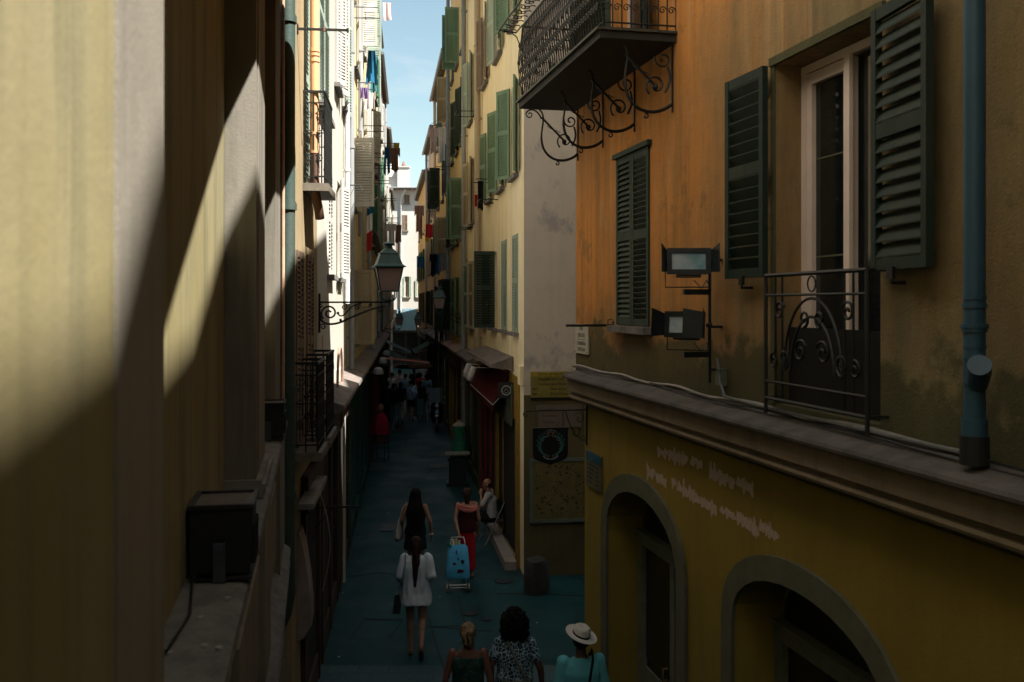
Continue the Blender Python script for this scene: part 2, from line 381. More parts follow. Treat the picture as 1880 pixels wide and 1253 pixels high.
prof_part(NL, 'sill_course', LEDGEM, [(-.02, 3.8), (.235, 3.795), (.262, 3.78), (.268, 3.745), (.25, 3.72), (.2, 3.70), (-.02, 3.68)], -14, 10.2, smooth=True)
prof_part(NL, 'lower_wall', GREYP, [(.17, 3.699), (.17, 0), (-3, 0), (-3, 3.699)], -14, 10.28)
for ya, yb in ((6.2, 7.0), (8.9, 10.26)): boxl(NL, ya, yb, 0, 3.66, .171, .235).build('lower_pilaster', GREYP, NL.root)
prof_part(NL, 'string_course', LEDGEM, [(.172, 2.55), (.22, 2.53), (.30, 2.47), (.30, 2.42), (.26, 2.40), (.26, 2.36), (.30, 2.34), (.29, 2.28), (.172, 2.2)], 2, 10.1, smooth=True)
prof_part(NL, 'frieze_panel', GREYP, [(.173, 3.4), (.205, 3.4), (.205, 2.75), (.173, 2.75)], 4.5, 8.8)
# screw caps and mortar patches on the sill
for y, o in ((3.72, .12), (3.95, .2), (3.35, .06), (3.4, .17), (3.37, .22)):
    mb = MB(); p = NL.l(y, 3.802, o); mb.lathe([(.014, -.004), (.012, .004), (.004, .006), (0, .004)], 10, (p.x, p.y, p.z)); mb.build('screw_cap', mat('pale screw cap', (.3, .3, .28)), NL.root)
# flat canopy over the upper storey, out of the frame, added to shade this wall
mb = MB(); top = [(.31, 2.79), (-.75, 5.6), (-.91, 6.57), (-1.12, 8.45), (-1.57, 9.98), (-2.9, 9.98), (-1.4, 2.6), (.05, 2.6)]
# (edge solved so that its shadow falls along the pilasters as the sun stands)
def toward(p, hz): r = (hz-p[2])/sdir.z; return (p[0]+sdir.x*r, p[1]+sdir.y*r)
SH = 8.2
ed = [toward(q, SH) for q in ((-1.28, 3.58, 4.86), (-1.77, 6.05, 6.10), (-1.58, 6.05, 6.42), (-1.78, 7.0, 6.37), (-2.27, 9, 5.79), (-2.12, 9, 6.09), (-2.2, 10.3, 6.87))]
ed = [ed[0], ed[1], ed[3], ed[4], (ed[6][0], 10.2)]
near = ed[0][1]-.05
pl = [(-.2006*near-.561, near)]+[(ed[0][0], near)]+ed+[(-.2006*10.2-.561, 10.2)]
inv = NL.root.matrix_basis.inverted() if False else Matrix.Rotation(-NL.ang, 4, 'Z') @ Matrix.Translation((-NL.c, 0, 0))
mb.rings([[inv @ Vector((x, y, SH)) for x, y in pl], [inv @ Vector((x, y, SH+.12)) for x, y in pl]])
mb.build('shade_canopy', STONE, NL.root)
PIPEG = mat('dark green painted iron pipe', (.018, .055, .05), (.05, .07, .06), rough=.55, scale=6, streak=True, bump=.4)
mb = MB(); px_ = NL.l(10.42, 0, .26)
mb.tube([(px_.x, px_.y, 2.2), (px_.x, px_.y, 16)], .08, 16)
for h in (2.9, 4.05, 6.0, 8.0): mb.tube([(px_.x, px_.y, h), (px_.x, px_.y, h+.07)], .098, 16); mb.tube([(px_.x, px_.y, h+.07), (px_.x, px_.y, h+.09)], .088, 16)
mb.tube([(px_.x, px_.y, 2.25), (px_.x+.01, px_.y-.0, 1.9), (px_.x+.03, px_.y+.04, 1.7), (px_.x, px_.y+.12, 1.5), (px_.x, px_.y+.12, 0)], .085, 14)
mb.build('downpipe', PIPEG, NL.root, smooth=True)
PINK = mat('thin salmon conduit', (.5, .33, .22), (.4, .25, .17))
mb = MB(); p = NL.l(10.24, 0, .22); mb.tube([(p.x, p.y, 4), (p.x, p.y, 12)], .018, 8); mb.build('conduit', PINK, NL.root, smooth=True)
def ledge_lamp(y, h, label):
    t = NL.mount('floodlight', y, 3.8, .02, label, 'floodlight', 'box floodlights on the stone sill')
    blk = mat('black painted steel', (.012, .014, .016), (.02, .022, .024), rough=.45, scale=14, bump=.1)
    # local x away from camera, y into wall; floodlight body
    b_ = MB(); x0, x1, ya, yb, z0, z1 = -.16, .16, -.25, .0, .03, .31
    b_.hexa([(x0, ya, z0), (x1, ya, z0), (x1, yb, z0), (x0, yb, z0), (x0-.01, ya-.01, z1), (x1+.01, ya-.01, z1), (x1+.01, yb, z1), (x0-.01, yb, z1)])
    for a, c in (((x0-.02, ya-.02, z1), (x1+.02, ya, z1+.02)), ((x0-.02, yb-.012, z1), (x1+.02, yb+.008, z1+.02)), ((x0-.02, ya, z1), (x0, yb-.012, z1+.02)), ((x1, ya, z1), (x1+.02, yb-.012, z1+.02))): b_.box(a, c)
    b_.build('housing', blk, t)
    g = MB(); g.box((x0+.001, ya+.001, z1+.001), (x1-.001, yb-.013, z1+.008)); g.build('glass', mat('dusty floodlight glass', (.16, .14, .13), (.08, .075, .07), rough=.3, scale=6), t)
    y_ = MB(); y_.box((x0-.045, -.15, .0), (x0-.035, -.10, .17)); y_.box((x1+.035, -.15, .0), (x1+.045, -.10, .17)); y_.box((x0-.045, -.15, -.0), (x1+.045, -.10, .006))
    y_.tube([(x0-.055, -.125, .14), (x0, -.125, .14)], .012, 8); y_.build('yoke', mat('blue grey steel', (.05, .065, .08)), t)
    fn = MB()
    for k in range(7): fn.box((x0+.03+k*.038, ya-.022, z0+.03), (x0+.036+k*.038, ya+.004, z0+.20))
    fn.build('cooling_fins', blk, t)
    cb = MB(); cb.tube([(x0+.02, yb-.03, .06), (x0-.08, yb-.02, .03), (x0-.2, yb-.03, .012), (x0-.5, yb-.06, .012), (x0-.9, yb-.03, .012)], .006, 6); cb.build('power_cable', IRON, t, smooth=True)
    f_ = MB(); f_.box((x0-.03, ya-.01, .006), (x1+.02, yb, .018)); f_.build('base_plate', blk, t)
ledge_lamp(4.38, 0, 'large black box floodlight standing on the stone sill nearest the camera')
ledge_lamp(8.72, 0, 'smaller looking black box floodlight farther along the sill, behind the second pilaster')

# ================================================================ LEFT SIDE OF THE STREET
LC, LM = -1.25, -.105
WHP = plaster('whitewashed render', (.47, .455, .42), (.42, .405, .36), dirt=(.28, .26, .21), streak=.35, blotch=.3)
YEL = plaster('pale yellow render', (.55, .42, .22), (.60, .48, .28), dirt=(.25, .18, .09), streak=.4, blotch=.3)
CRM = plaster('cream render', (.54, .48, .34), (.56, .46, .28), dirt=(.34, .28, .17), streak=.5, blotch=.3)
L2 = Bld('narrow shaded building with two iron balconies behind the dark green downpipe', 'L', LC, LM, 10.5, 13.3)
dimp = plaster('brown stained render', (.34, .27, .16), (.28, .22, .13), dirt=(.10, .08, .05), streak=.6)
boxl(L2, 10.52, 13.28, 9.4, 15.45, .002, .02).build('bounce_wall', WHU, L2.root)  # second added reflector facing, above the visible part of this wall
L2.wall(15.5, [rect(10.8, 11.5, 3.4, 5.6), rect(11.9, 12.7, 3.4, 5.6), rect(11.7, 12.5, 6.45, 8.9)], dimp)
roof(L2, 15.5)
window(L2, 10.8, 11.5, 3.4, 5.6, SHK, 0, sill=False); window(L2, 11.9, 12.7, 3.4, 5.6, SHK, 0, sill=False); window(L2, 11.7, 12.5, 6.45, 8.9, SHP, 0, sill=False)
def iron_railing_box(b, ya, yb, h, H, out, par, scrolls=True):
    mb = MB(); r = .011
    def path(hh): return [b.l(ya, hh, 0), b.l(ya, hh, out), b.l(yb, hh, out), b.l(yb, hh, 0)]
    for hh, rr in ((h+H, .02), (h+.08, .012), (h+H-.13, .010), (h+H*.55, .008)):
        q = path(hh)
        for a, c in zip(q, q[1:]): mb.tube([a, c], rr, 4)
    segs = [((ya, 0), (ya, out)), ((ya, out), (yb, out)), ((yb, out), (yb, 0))]
    for (a, oa), (c, oc) in segs:
        L = math.hypot((c-a), oc-oa); n = max(1, round(L/.11))
        for i in range(n+1):
            f = i/n; mb.tube([b.l(a+(c-a)*f, h, oa+(oc-oa)*f), b.l(a+(c-a)*f, h+H, oa+(oc-oa)*f)], r, 4)
            if scrolls and i < n:
                f = (i+.5)/n; w_ = L/n*.42
                for z0, s_ in ((h+.3, 1), (h+.3, -1), (h+H-.28, 1), (h+H*.55+.0, -1)):
                    pts = spiral((0, z0), .01, .05, 0, 2*math.pi*1.4*s_, 10)
                    mb.tube([b.l(a+(c-a)*(f+u/L), v, oa+(oc-oa)*(f+u/L)) for u, v in pts], .006, 4)
                mb.tube([b.l(a+(c-a)*f, h+.12, oa+(oc-oa)*f), b.l(a+(c-a)*f, h+H-.14, oa+(oc-oa)*f)], .006, 4)
    return mb.build('railing', IRON, par)
def balcony(b, ya, yb, h, H, out, label=None):
    o = boxl(b, ya-.03, yb+.03, h-.09, h, .004, out+.05).build('balcony', mat('balcony stone', (.16, .14, .11), (.09, .08, .07)), b.root)
    if label: o['label'] = label
    iron_railing_box(b, ya, yb, h+.001, H, out, o); return o
balcony(L2, 10.65, 11.45, 3.38, .97, .25, 'lower iron balcony nearest the camera'); balcony(L2, 11.85, 12.9, 3.38, 1.0, .25, 'lower iron balcony farther away')
balcony(L2, 11.55, 12.6, 6.42, 1.08, .25, 'upper iron balcony behind the orange pipe')
# plaster nose under the balconies, rounded at the foot
mb = MB(); rs = []
for h, o in ((2.45, .02), (2.3, .07), (2.0, .12), (1.7, .15), (1.5, .15), (1.36, .13), (1.28, .08), (1.25, .03)):
    rs.append([L2.l(10.9, h, 0.002), L2.l(10.9, h, o), L2.l(11.1, h, o+.02), L2.l(11.4, h, o*.8), L2.l(11.4, h, .002)])
mb.rings(rs); mb.build('plaster_nose', mat('grey lime plaster', (.26, .22, .2), (.17, .15, .13), rough=.9, scale=4, bump=.4), L2.root, smooth=True)
mb = MB(); boxl(L2, 10.55, 12.3, 2.78, 2.84, .05, .22, mb); mb.build('ledge', STONE, L2.root)
ORP = mat('peach painted pipe', (.62, .36, .19), (.52, .29, .15), rough=.55, scale=5, streak=True, bump=.15)
mb = MB(); q = L2.l(11.6, 0, .13); mb.tube([(q.x, q.y, 6.75), (q.x, q.y, 15.5)], .052, 14)
for h in (7.0, 7.93, 7.86, 7.98, 6.78): mb.tube([(q.x, q.y, h), (q.x, q.y, h+.03)], .06, 14)
dp = mb.build('downpipe', ORP, L2.root, smooth=True)
mb = MB(); mb.tube([(q.x, q.y, 6.78), (q.x, q.y, 6.5), (q.x+.02, q.y-.01, 6.3), (q.x+.1, q.y-.04, 6.12), (q.x+.14, q.y-.05, 6.02)], .055, 14); mb.build('elbow', mat('rusty brown pipe elbow', (.10, .05, .03), (.07, .035, .025), rough=.8, bump=.4), dp, smooth=True)
mb = MB(); mb.tube([NL.l(10.5, 7.98, .28), NL.l(10.5, 7.98, .28)+Vector((0, -.60, .01))], .014, 4)
# thin banner arm across the top of the pipes
t = L2.mount('banner_arm', 10.95, 8.07, 0, 'thin black steel arm sticking out near the top of the peach pipe', 'bracket')
mb = MB(); mb.box((-.015, -.56, -.012), (.015, -.01, .012)); mb.box((-.03, -.57, -.02), (.03, -.55, .02)); mb.box((-.04, -.012, -.05), (.04, -.002, .05)); mb.build('arm', IRON, t)
mb = MB(); mb.tube([(0, -.3, .02), (0, -.3, -.02)], .02, 8); mb.build('clamp', mat('rust', (.2, .1, .06)), t)

def rows(b, mats, ys, sills, hh=1.75, w_=.95, seed=1, angs=(0, 0, 165, 165, 90, 120), skip=(), rail=.0, wallmat=None, H=15, frame=WHITE, extra=(), seeded=None):
    rnd = random.Random(seed); holes = []; W = []
    for j, s_ in enumerate(sills):
        for i, y in enumerate(ys):
            a = rnd.choice(angs); a2 = a if rnd.random() < .6 else rnd.choice(angs); mt = rnd.choice(mats)
            if (i, j) in skip: continue
            W.append((y-w_/2, y+w_/2, s_, s_+hh, mt, a, a2))
    W += list(extra)
    for q in W: holes.append(rect(q[0], q[1], q[2], q[3]))
    b.wall(H, holes, wallmat)
    for q in W: window(b, q[0], q[1], q[2], q[3], q[4], q[5], q[6], frame=frame)
G_L = 'houses down the left side of the street'; G_R = 'houses down the right side of the street'
L3 = Bld('tall whitewashed house with the big lantern, half in bright sun', 'L', LC, LM, 13.35, 19.8, G_L)
holes_x = [(15.0, 15.9, 5.45, 7.1, SHW, 0, 0), (17.1, 17.9, 5.45, 7.15, SHW, 172, 165), (13.5, 15.2, 7.8, 10.4, SHP, 0, 0), (16.4, 17.2, 8.7, 10.5, SHW, 20, 160), (18.4, 19.2, 8.7, 10.5, SHP, 168, 168),
           (14.2, 15.1, 11.6, 13.3, SHW, 168, 168), (16.8, 17.7, 11.6, 13.3, SHP, 168, 168)]
G0 = []
rows(L3, [SHW], [], [], wallmat=WHP, H=15, extra=holes_x)
roof(L3, 15, over=.3)
L4 = Bld('white upstairs, yellow downstairs house with beige shutters past the grey pipe', 'L', LC, LM, 19.85, 28.6, G_L)
rows(L4, [SHW, SHP], [26.4], [5.6, 8.6, 11.7], wallmat=CRM, H=15, seed=3, extra=[(21.2, 22.1, 7.1, 8.6, SHW, 95, 160), (21.7, 22.7, 4.1, 5.75, SHB, 125, 60), (24.2, 25.1, 4.1, 5.75, SHB, 60, 165), (24.7, 25.5, 11.5, 13.2, SHW, 90, 165), (22.3, 23.2, 10.4, 12.1, SHW, 168, 168), (23.6, 24.4, 7.4, 9.1, SHW, 168, 150)])
roof(L4, 15, over=.3)
L5 = Bld('cream house with green shutters between the satellite dish and the far awnings, left side', 'L', LC, LM, 28.65, 38.3, G_L)
rows(L5, [SHW, SHP, SHV], [30.2, 33.0, 36], [4.0, 6.9, 9.7, 12.4], wallmat=CRM, H=15, seed=5, angs=(0, 168, 168, 30), extra=[])
roof(L5, 15, over=.15)
L6 = Bld('pale house with the brown box eave, left side far down the street', 'L', LC, LM, 38.35, 48, G_L)
rows(L6, [SHW, SHV, SHW], [40, 43.2, 46.4], [3.9, 6.8, 9.6, 12.2], wallmat=WHP, H=14.8, seed=8, angs=(0, 168, 168, 0))
roof(L6, 14.8, over=.15)
L7 = Bld('white house before the last one on the left, with laundry poles', 'L', LC, LM, 48.05, 60, G_L)
rows(L7, [SHW, SHP], [50, 53.4, 57], [3.9, 6.8, 9.6], wallmat=WHP, H=13.6, seed=9, angs=(0, 168, 168, 0)); roof(L7, 13.6, over=.25)
L8 = Bld('last low pale house on the left before the square', 'L', LC, LM, 60.05, 73, G_L)
rows(L8, [SHW, SHK], [62, 66, 70], [3.9, 6.6, 9.0], wallmat=WHP, H=12, seed=10, angs=(0, 168, 0)); roof(L8, 12, over=.15)
ZINC = mat('grey zinc', (.22, .24, .25)); GP = mat('grey painted pipe', (.28, .30, .31), (.2, .21, .22), rough=.6, scale=4, streak=True)
downpipe(L3, 19.55, 3.7, 15, GP, .058, .1); downpipe(L3, 18.55, 5, 15, mat('white pipe', (.6, .62, .62)), .05, .08); downpipe(L4, 23.3, 6.6, 15, GP, .06, .1); downpipe(L4, 28.4, 3.7, 15, GP, .06, .1); downpipe(L5, 38, 3.7, 14.8, GP, .06, .1); downpipe(L6, 47.6, 3.7, 14.8, GP, .06, .1)
# ledges over the shops and shopfronts on the left
LEDT = mat('weathered ledge slab', (.17, .14, .125), (.08, .075, .07), rough=.95, scale=5, bump=.6)
for b, ya, yb in ((L3, 13.4, 19.7), (L4, 19.9, 28.5), (L5, 28.7, 38.2), (L6, 38.4, 47.9)):
    prof_part(b, 'ledge', LEDT, [(.004, 3.72), (.36, 3.6), (.37, 3.55), (.30, 3.5), (.004, 3.46)], ya, yb)
def shopfront(b, ya, yb, mt, h=3.3, n=2, door=DARK, out=.06, fascia=None, label=None):
    o = boxl(b, ya, yb, h-.42, h, .004, out+.03).build('shopfront', fascia or mt, b.root)
    if label: o['label'] = label
    st = .14; k = n*2+1; mb = MB()
    for i in range(n+1):
        y = ya+(yb-ya-st)*i/n; boxl(b, y, y+st, .0, h-.425, .004, out, mb)
    boxl(b, ya+st, yb-st, 0, .35, .004, out*.7, mb); mb.build('frame', mt, o)
    for i in range(n):
        a = ya+(yb-ya-st)*i/n+st+.003; c = ya+(yb-ya-st)*(i+1)/n-.003
        boxl(b, a, c, .352, h-.43, .003, .012).build('shop_window', glass_dark() if (i % 2) else door, o)
    return o
TEAL = mat('teal painted shutters', (.012, .075, .08), (.015, .055, .06), rough=.6, scale=5, streak=True)
REDP = mat('dark red paint', (.22, .016, .02), (.15, .012, .015), rough=.5); OLV = mat('olive green paint', (.07, .085, .015), (.05, .06, .012), rough=.6); OCP = mat('yellow ochre paint', (.28, .17, .025), (.2, .12, .02), rough=.6)
BRN = mat('dark brown paint', (.05, .028, .018), (.03, .018, .012))
shopfront(L2, 11.3, 13.2, BRN, 3.0, 1); shopfront(L3, 13.6, 16.6, BRN, 3.3, 2); shopfront(L3, 17.0, 19.6, BRN, 3.3, 1); boxl(L3, 17.55, 17.75, 0, 3.0, .062, .10).build('white_jamb', WHP, L3.root)
shopfront(L4, 20.1, 24, TEAL, 3.3, 2, door=TEAL); shopfront(L4, 24.4, 28.3, TEAL, 3.3, 2, door=TEAL); shopfront(L5, 28.9, 33, BRN, 3.2, 2); shopfront(L5, 33.4, 38, REDP, 3.2, 2); shopfront(L6, 38.6, 43, BRN, 3.2, 2); shopfront(L6, 43.4, 47.6, OLV, 3.2, 2); shopfront(L7, 48.5, 59, BRN, 3.2, 4)

# ================================================================ END BUILDING across the street
class BldE(Bld):
    def __init__(s, label, x0, x1, y, name='building'):
        s.side = 'E'; s.y0, s.y1, s.n, s.sg, s.ang, s.Y = x0, x1, 1, 1, 0, y
        s.root = empty(name, (x0, y, 0), 0, label, 'building')
    def l(s, x, h, out=0): return Vector((x-s.y0, -out, h))
    def w(s, x, h, out=0): return Vector((x, s.Y-out, h))
EB = BldE('sunlit white house closing the far end of the street', -15, -3.5, 76)
def ex(px): return (px-CX)/FPX*76
def ehh(py): return CAMH-(py-HY)/FPX*76
ew = [(738, 748, 395, 424, SHK, 0, 0), (742, 752, 358, 374, SHK, 0, 0), (727, 733, 437, 476, SHK, 0, 0), (743, 751, 508, 546, SHP, 170, 170), (766, 773, 512, 546, SHP, 170, 170), (742, 750, 569, 606, SHK, 150, 150), (767, 774, 569, 606, SHK, 160, 160), (722, 728, 569, 606, SHK, 160, 160), (716, 722, 395, 424, SHK, 0, 0)]
W = [(ex(a), ex(c), ehh(f), ehh(e), mt, p, q) for a, c, e, f, mt, p, q in ew]
EWH = plaster('sun bleached white render', (.46, .465, .45), (.43, .425, .40), dirt=(.30, .29, .26), streak=.2, blotch=.2)
EB.wall(ehh(347), [rect(*q[:4]) for q in W], EWH)
for q in W: window(EB, *q)
roof(EB, ehh(347), over=.5, mt=mat('grey slate eave', (.16, .16, .16), (.10, .10, .10)), depth=.6, rise=.1)
mb = MB(); x = ex(736); y = -.12; hT = ehh(350); mb.tube([(x-EB.y0+.4, -.5, hT), (x-EB.y0+.1, -.3, hT-.5), (x-EB.y0, y, hT-.8), (x-EB.y0, y, 3.6)], .07, 10); mb.build('downpipe', mat('white pipe', (.6, .62, .62)), EB.root, smooth=True)
mb = MB(); cx = ex(738)-EB.y0; mb.box((cx-.45, .8, hT+.1), (cx+.45, 1.5, hT+1.9)); mb.box((cx-.52, .73, hT+1.9), (cx+.52, 1.57, hT+2.0)); ch = mb.build('chimney', EWH, EB.root)
mb = MB(); mb.lathe([(.16, 0), (.16, .1), (.02, .45)], 8, (cx, 1.15, hT+2.0)); mb.build('chimney_pot', TILE, ch)
mb = MB(); mb.box((ex(722)-EB.y0-.6, 1.2, hT+.1), (ex(722)-EB.y0+.5, 2.0, hT+1.2)); mb.lathe([(.75, 1.2), (.1, 3.4)], 4, (ex(722)-EB.y0, 1.6, hT), rot=R(45)); mb.build('dormer', EWH, EB.root)
boxl(EB, -15, -3.5, 3.35, 3.5, .01, .5).build('ledge', STONE, EB.root)
shopfront(EB, -9.9, -6.6, BRN, 3.2, 2)

AL = BldE('tall unseen block added beside the alley to keep the sun out', 5.4, 9, 12.7)  # added out of view, blocks sun from the alley and the ground
mb = MB(); mb.box((0, 0, 0), (4.6, 4.7, 23)); mb.build('wall', dimp, AL.root); mb = MB(); mb.box((-.2, -.1, 23), (4.7, 4.6, 23.2)); mb.build('roof', TILE, AL.root)
BH = BldE('unseen block added behind the camera to darken the near walls', -4, 8, -4.5)  # added out of view, cuts light on the walls near the camera
mb = MB(); mb.box((0, -9, 0), (12, 0, 11)); mb.build('wall', plaster('dark grey blocker render', (.10, .11, .11), (.08, .085, .085)), BH.root); mb = MB(); mb.box((-.2, -9.2, 11), (12.2, .1, 11.2)); mb.build('roof', TILE, BH.root)

# ================================================================ RIGHT SIDE OF THE STREET
RC, RM = 2.59, -.1317
CR2 = plaster('cream stained render', (.86, .77, .56), (.85, .72, .46), dirt=(.42, .35, .24), streak=.55, blotch=.35)
R2 = Bld('cream corner house with green shutters, red awning and the yellow doorway', 'R', RC, RM, 18, 25.7, G_R)
x2 = [(18.75, 19.5, 4.45, 6.35, SHP, 0, 0), (20.45, 21.3, 4.45, 6.35, SHP, 0, 0), (22.35, 23.3, 4.45, 6.2, SHD, 165, 92), (24.6, 25.3, 4.45, 6.2, SHM, 0, 0),
      (18.75, 19.6, 7.5, 9.3, SHM, 150, 165), (20.9, 21.8, 7.5, 9.3, SHM, 160, 165), (23.2, 24.1, 7.5, 9.2, SHM, 168, 168), (18.8, 19.7, 10.5, 12.3, SHM, 150, 165), (21.3, 22.3, 10.5, 12.3, SHP, 168, 168), (24.1, 25, 10.5, 12.3, SHK, 168, 168)]
rows(R2, [], [], [], wallmat=CR2, H=14.2, extra=x2)
roof(R2, 14.2)
SIDE = plaster('shade greyed mauve stained render', (.56, .51, .43), (.50, .45, .39), dirt=(.24, .20, .19), streak=.15, blotch=.4, patch=(.29, .27, .29), patchamt=.7)  # greyer base carries the shade of this side; mauve patches are stains
mb = MB(); mb.hexa([R2.l(18, 3.3, .002), R2.l(17.995, 3.3, .002), R2.l(17.995, 3.3, -6.0), R2.l(18, 3.3, -6.0), R2.l(18, 14.19, .002), R2.l(17.995, 14.19, .002), R2.l(17.995, 14.19, -6.0), R2.l(18, 14.19, -6.0)])
sw = mb.build('side_wall', SIDE, R2.root)
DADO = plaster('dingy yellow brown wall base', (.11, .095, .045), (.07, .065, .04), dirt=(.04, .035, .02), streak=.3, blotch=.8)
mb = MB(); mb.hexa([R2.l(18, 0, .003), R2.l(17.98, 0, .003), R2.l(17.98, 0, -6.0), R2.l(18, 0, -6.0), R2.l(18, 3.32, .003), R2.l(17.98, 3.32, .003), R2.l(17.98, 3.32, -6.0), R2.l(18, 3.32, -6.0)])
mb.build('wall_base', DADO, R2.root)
mb = MB(); mb.box((.0, .12, 3.24), (.05, 6, 3.27)); mb.build('cable', DARK, R2.root)
R3 = Bld('narrow pale yellow house next to the cream corner house', 'R', RC, RM, 25.75, 30.1, G_R)
YL3 = plaster('warm yellow render', (.74, .56, .24), (.70, .52, .25), dirt=(.3, .2, .09), streak=.5, blotch=.3)
rows(R3, [SHM, SHP, SHB], [26.9, 28.7], [4.3, 7.3, 10.3], hh=1.9, wallmat=CR2, H=14.5, seed=12, angs=(0, 168, 168)); roof(R3, 14.5)
R4 = Bld('tall yellow house carrying the small lantern, right side', 'R', RC, RM, 30.15, 37.4, G_R)
rows(R4, [SHM, SHM, SHD], [31.6, 33.9, 36.2], [4.0, 7.1, 10.2, 13.2], hh=1.9, wallmat=YL3, H=16.9, seed=14, angs=(0, 165, 165, 90)); roof(R4, 16.9)
ORG = plaster('orange ochre render', (.72, .44, .14), (.66, .46, .2), dirt=(.28, .15, .06), streak=.45, blotch=.3)
ORG2 = plaster('faded salmon render', (.62, .42, .25), (.64, .46, .3), dirt=(.28, .18, .12), streak=.45, blotch=.3)
R5 = Bld('orange house with laundry hanging above the small lantern, right side', 'R', RC, RM, 37.45, 47, G_R)
rows(R5, [SHM, SHD, SHB], [39, 42, 45.2], [3.9, 6.6, 9.4, 12.1], hh=1.8, wallmat=ORG, H=14.7, seed=17, angs=(0, 165, 165, 90)); roof(R5, 14.7, over=.25)
R6 = Bld('salmon house with brown shutters far down the right side', 'R', RC, RM, 47.05, 56, G_R)
rows(R6, [SHK, SHB, SHD], [49, 51.8, 54.4], [3.9, 6.6, 9.4], hh=1.8, wallmat=ORG2, H=13.5, seed=19, angs=(0, 168, 168)); roof(R6, 13.5, over=.25)
R7 = Bld('last ochre house on the right with a deep green eave', 'R', RC, RM, 56.05, 72, G_R)
rows(R7, [SHK, SHM], [58, 61.5, 65, 69], [3.9, 6.6, 9.4], hh=1.8, wallmat=ORG, H=12.6, seed=21, angs=(0, 168)); roof(R7, 12.6, over=.25)
TANP = mat('tan painted pipe', (.42, .34, .22), (.34, .28, .2), rough=.6, scale=4, streak=True)
downpipe(R2, 25.6, 3.5, 14.2, TANP, .085, .12); downpipe(R3, 29.95, 0, 14.5, GP, .075, .12); downpipe(R4, 37.2, 3, 16.9, mat('blue grey pipe', (.22, .28, .34)), .07, .12); downpipe(R5, 46.8, 3, 14.7, TANP, .07, .12); downpipe(R6, 55.6, 3, 13.5, GP, .07, .12)
for b, ya, yb in ((R3, 25.85, 30), (R4, 30.3, 37.3), (R5, 37.6, 46.9), (R6, 47.2, 55.9)):
    prof_part(b, 'ledge', LEDT if b is not R4 else mat('red brown ledge', (.2, .09, .06)), [(.004, 3.66), (.34, 3.5), (.35, 3.44), (.004, 3.38)], ya, yb)
prof_part(R2, 'ledge', LEDT, [(.004, 3.95), (.45, 3.8), (.46, 3.74), (.004, 3.68)], 19.4, 24.8)
boxl(R2, 18.0, 18.35, 3.5, 3.85, .005, .07).build('corner_corbel', CR2, R2.root)
# ground floor of the corner house: yellow doorway, green sign, red shop
GY = boxl(R2, 18.5, 22.0, 2.75, 3.6, .004, .03).build('doorway', OCP, R2.root); GY['label'] = 'yellow painted doorway'
mb = MB(); boxl(R2, 18.5, 18.85, 0, 2.748, .004, .05, mb); boxl(R2, 21.75, 22.0, 0, 2.748, .004, .07, mb); boxl(R2, 20.9, 21.05, 0, 2.748, .004, .03, mb); mb.build('door_frame', OCP, GY)
boxl(R2, 18.852, 20.898, .12, 2.746, .004, .014).build('door_opening', DARK, GY); boxl(R2, 21.052, 21.748, .12, 2.746, .004, .014).build('door_opening', DARK, GY)
boxl(R2, 18.4, 22.1, 0, .16, .08, .30).build('door_step', mat('pale stone step', (.30, .26, .24), (.2, .18, .17), rough=.9), GY)
sb = boxl(R2, 19.2, 21.6, 2.6, 3.42, .051, .085).build('sign_board', mat('grey green sign panel', (.075, .085, .06), (.06, .07, .05)), GY); sb['label'] = 'grey green shop sign board reading SORBETTI'
RD = boxl(R2, 22.05, 25.6, 2.6, 3.36, .004, .07).build('shopfront', REDP, R2.root); RD['label'] = 'dark red shopfront'
mb = MB()
for y in (22.05, 23.2, 24.4, 25.45): boxl(R2, y, y+.15, 0, 2.598, .004, .06, mb)
mb.build('frame', REDP, RD)
boxl(R2, 22.2, 25.45, .0, 2.596, .003, .012).build('shop_window', DARK, RD)
shopfront(R3, 25.9, 29.8, OLV, 3.3, 2); shopfront(R4, 30.3, 33.5, BRN, 3.3, 2, fascia=REDP); shopfront(R4, 33.9, 37.2, OCP, 3.2, 2, door=BRN); shopfront(R5, 37.7, 42, OLV, 3.2, 2); shopfront(R5, 42.4, 46.8, BRN, 3.2, 2); shopfront(R6, 47.3, 55.5, BRN, 3.2, 4); shopfront(R7, 56.5, 71, BRN, 3.2, 5)

for k, (px, py) in enumerate(((711, 943), (628, 1090), (620, 1208), (806, 1097), (984, 1145))):
    p = gp(px, py); mb = MB(); mb.hexa([(0, 0, 0), (.035, .006, 0), (.03, .03, 0), (.004, .026, 0), (0, 0, .006), (.035, .006, .012), (.03, .03, .004), (.004, .026, .010)])
    o = mb.build('paper_scrap', mat('white paper', (.5, .5, .5)), None); o.location = p
    tag(o, ('tiny paper scrap on the asphalt above the square drain grate', 'tiny paper scrap on the asphalt by the left wall', 'tiny paper scrap near the pale paving, bottom left', 'tiny paper scrap to the right of the white shirt woman', 'tiny paper scrap between the stone guard and the hat man')[k], 'litter', 'paper scraps on the asphalt')
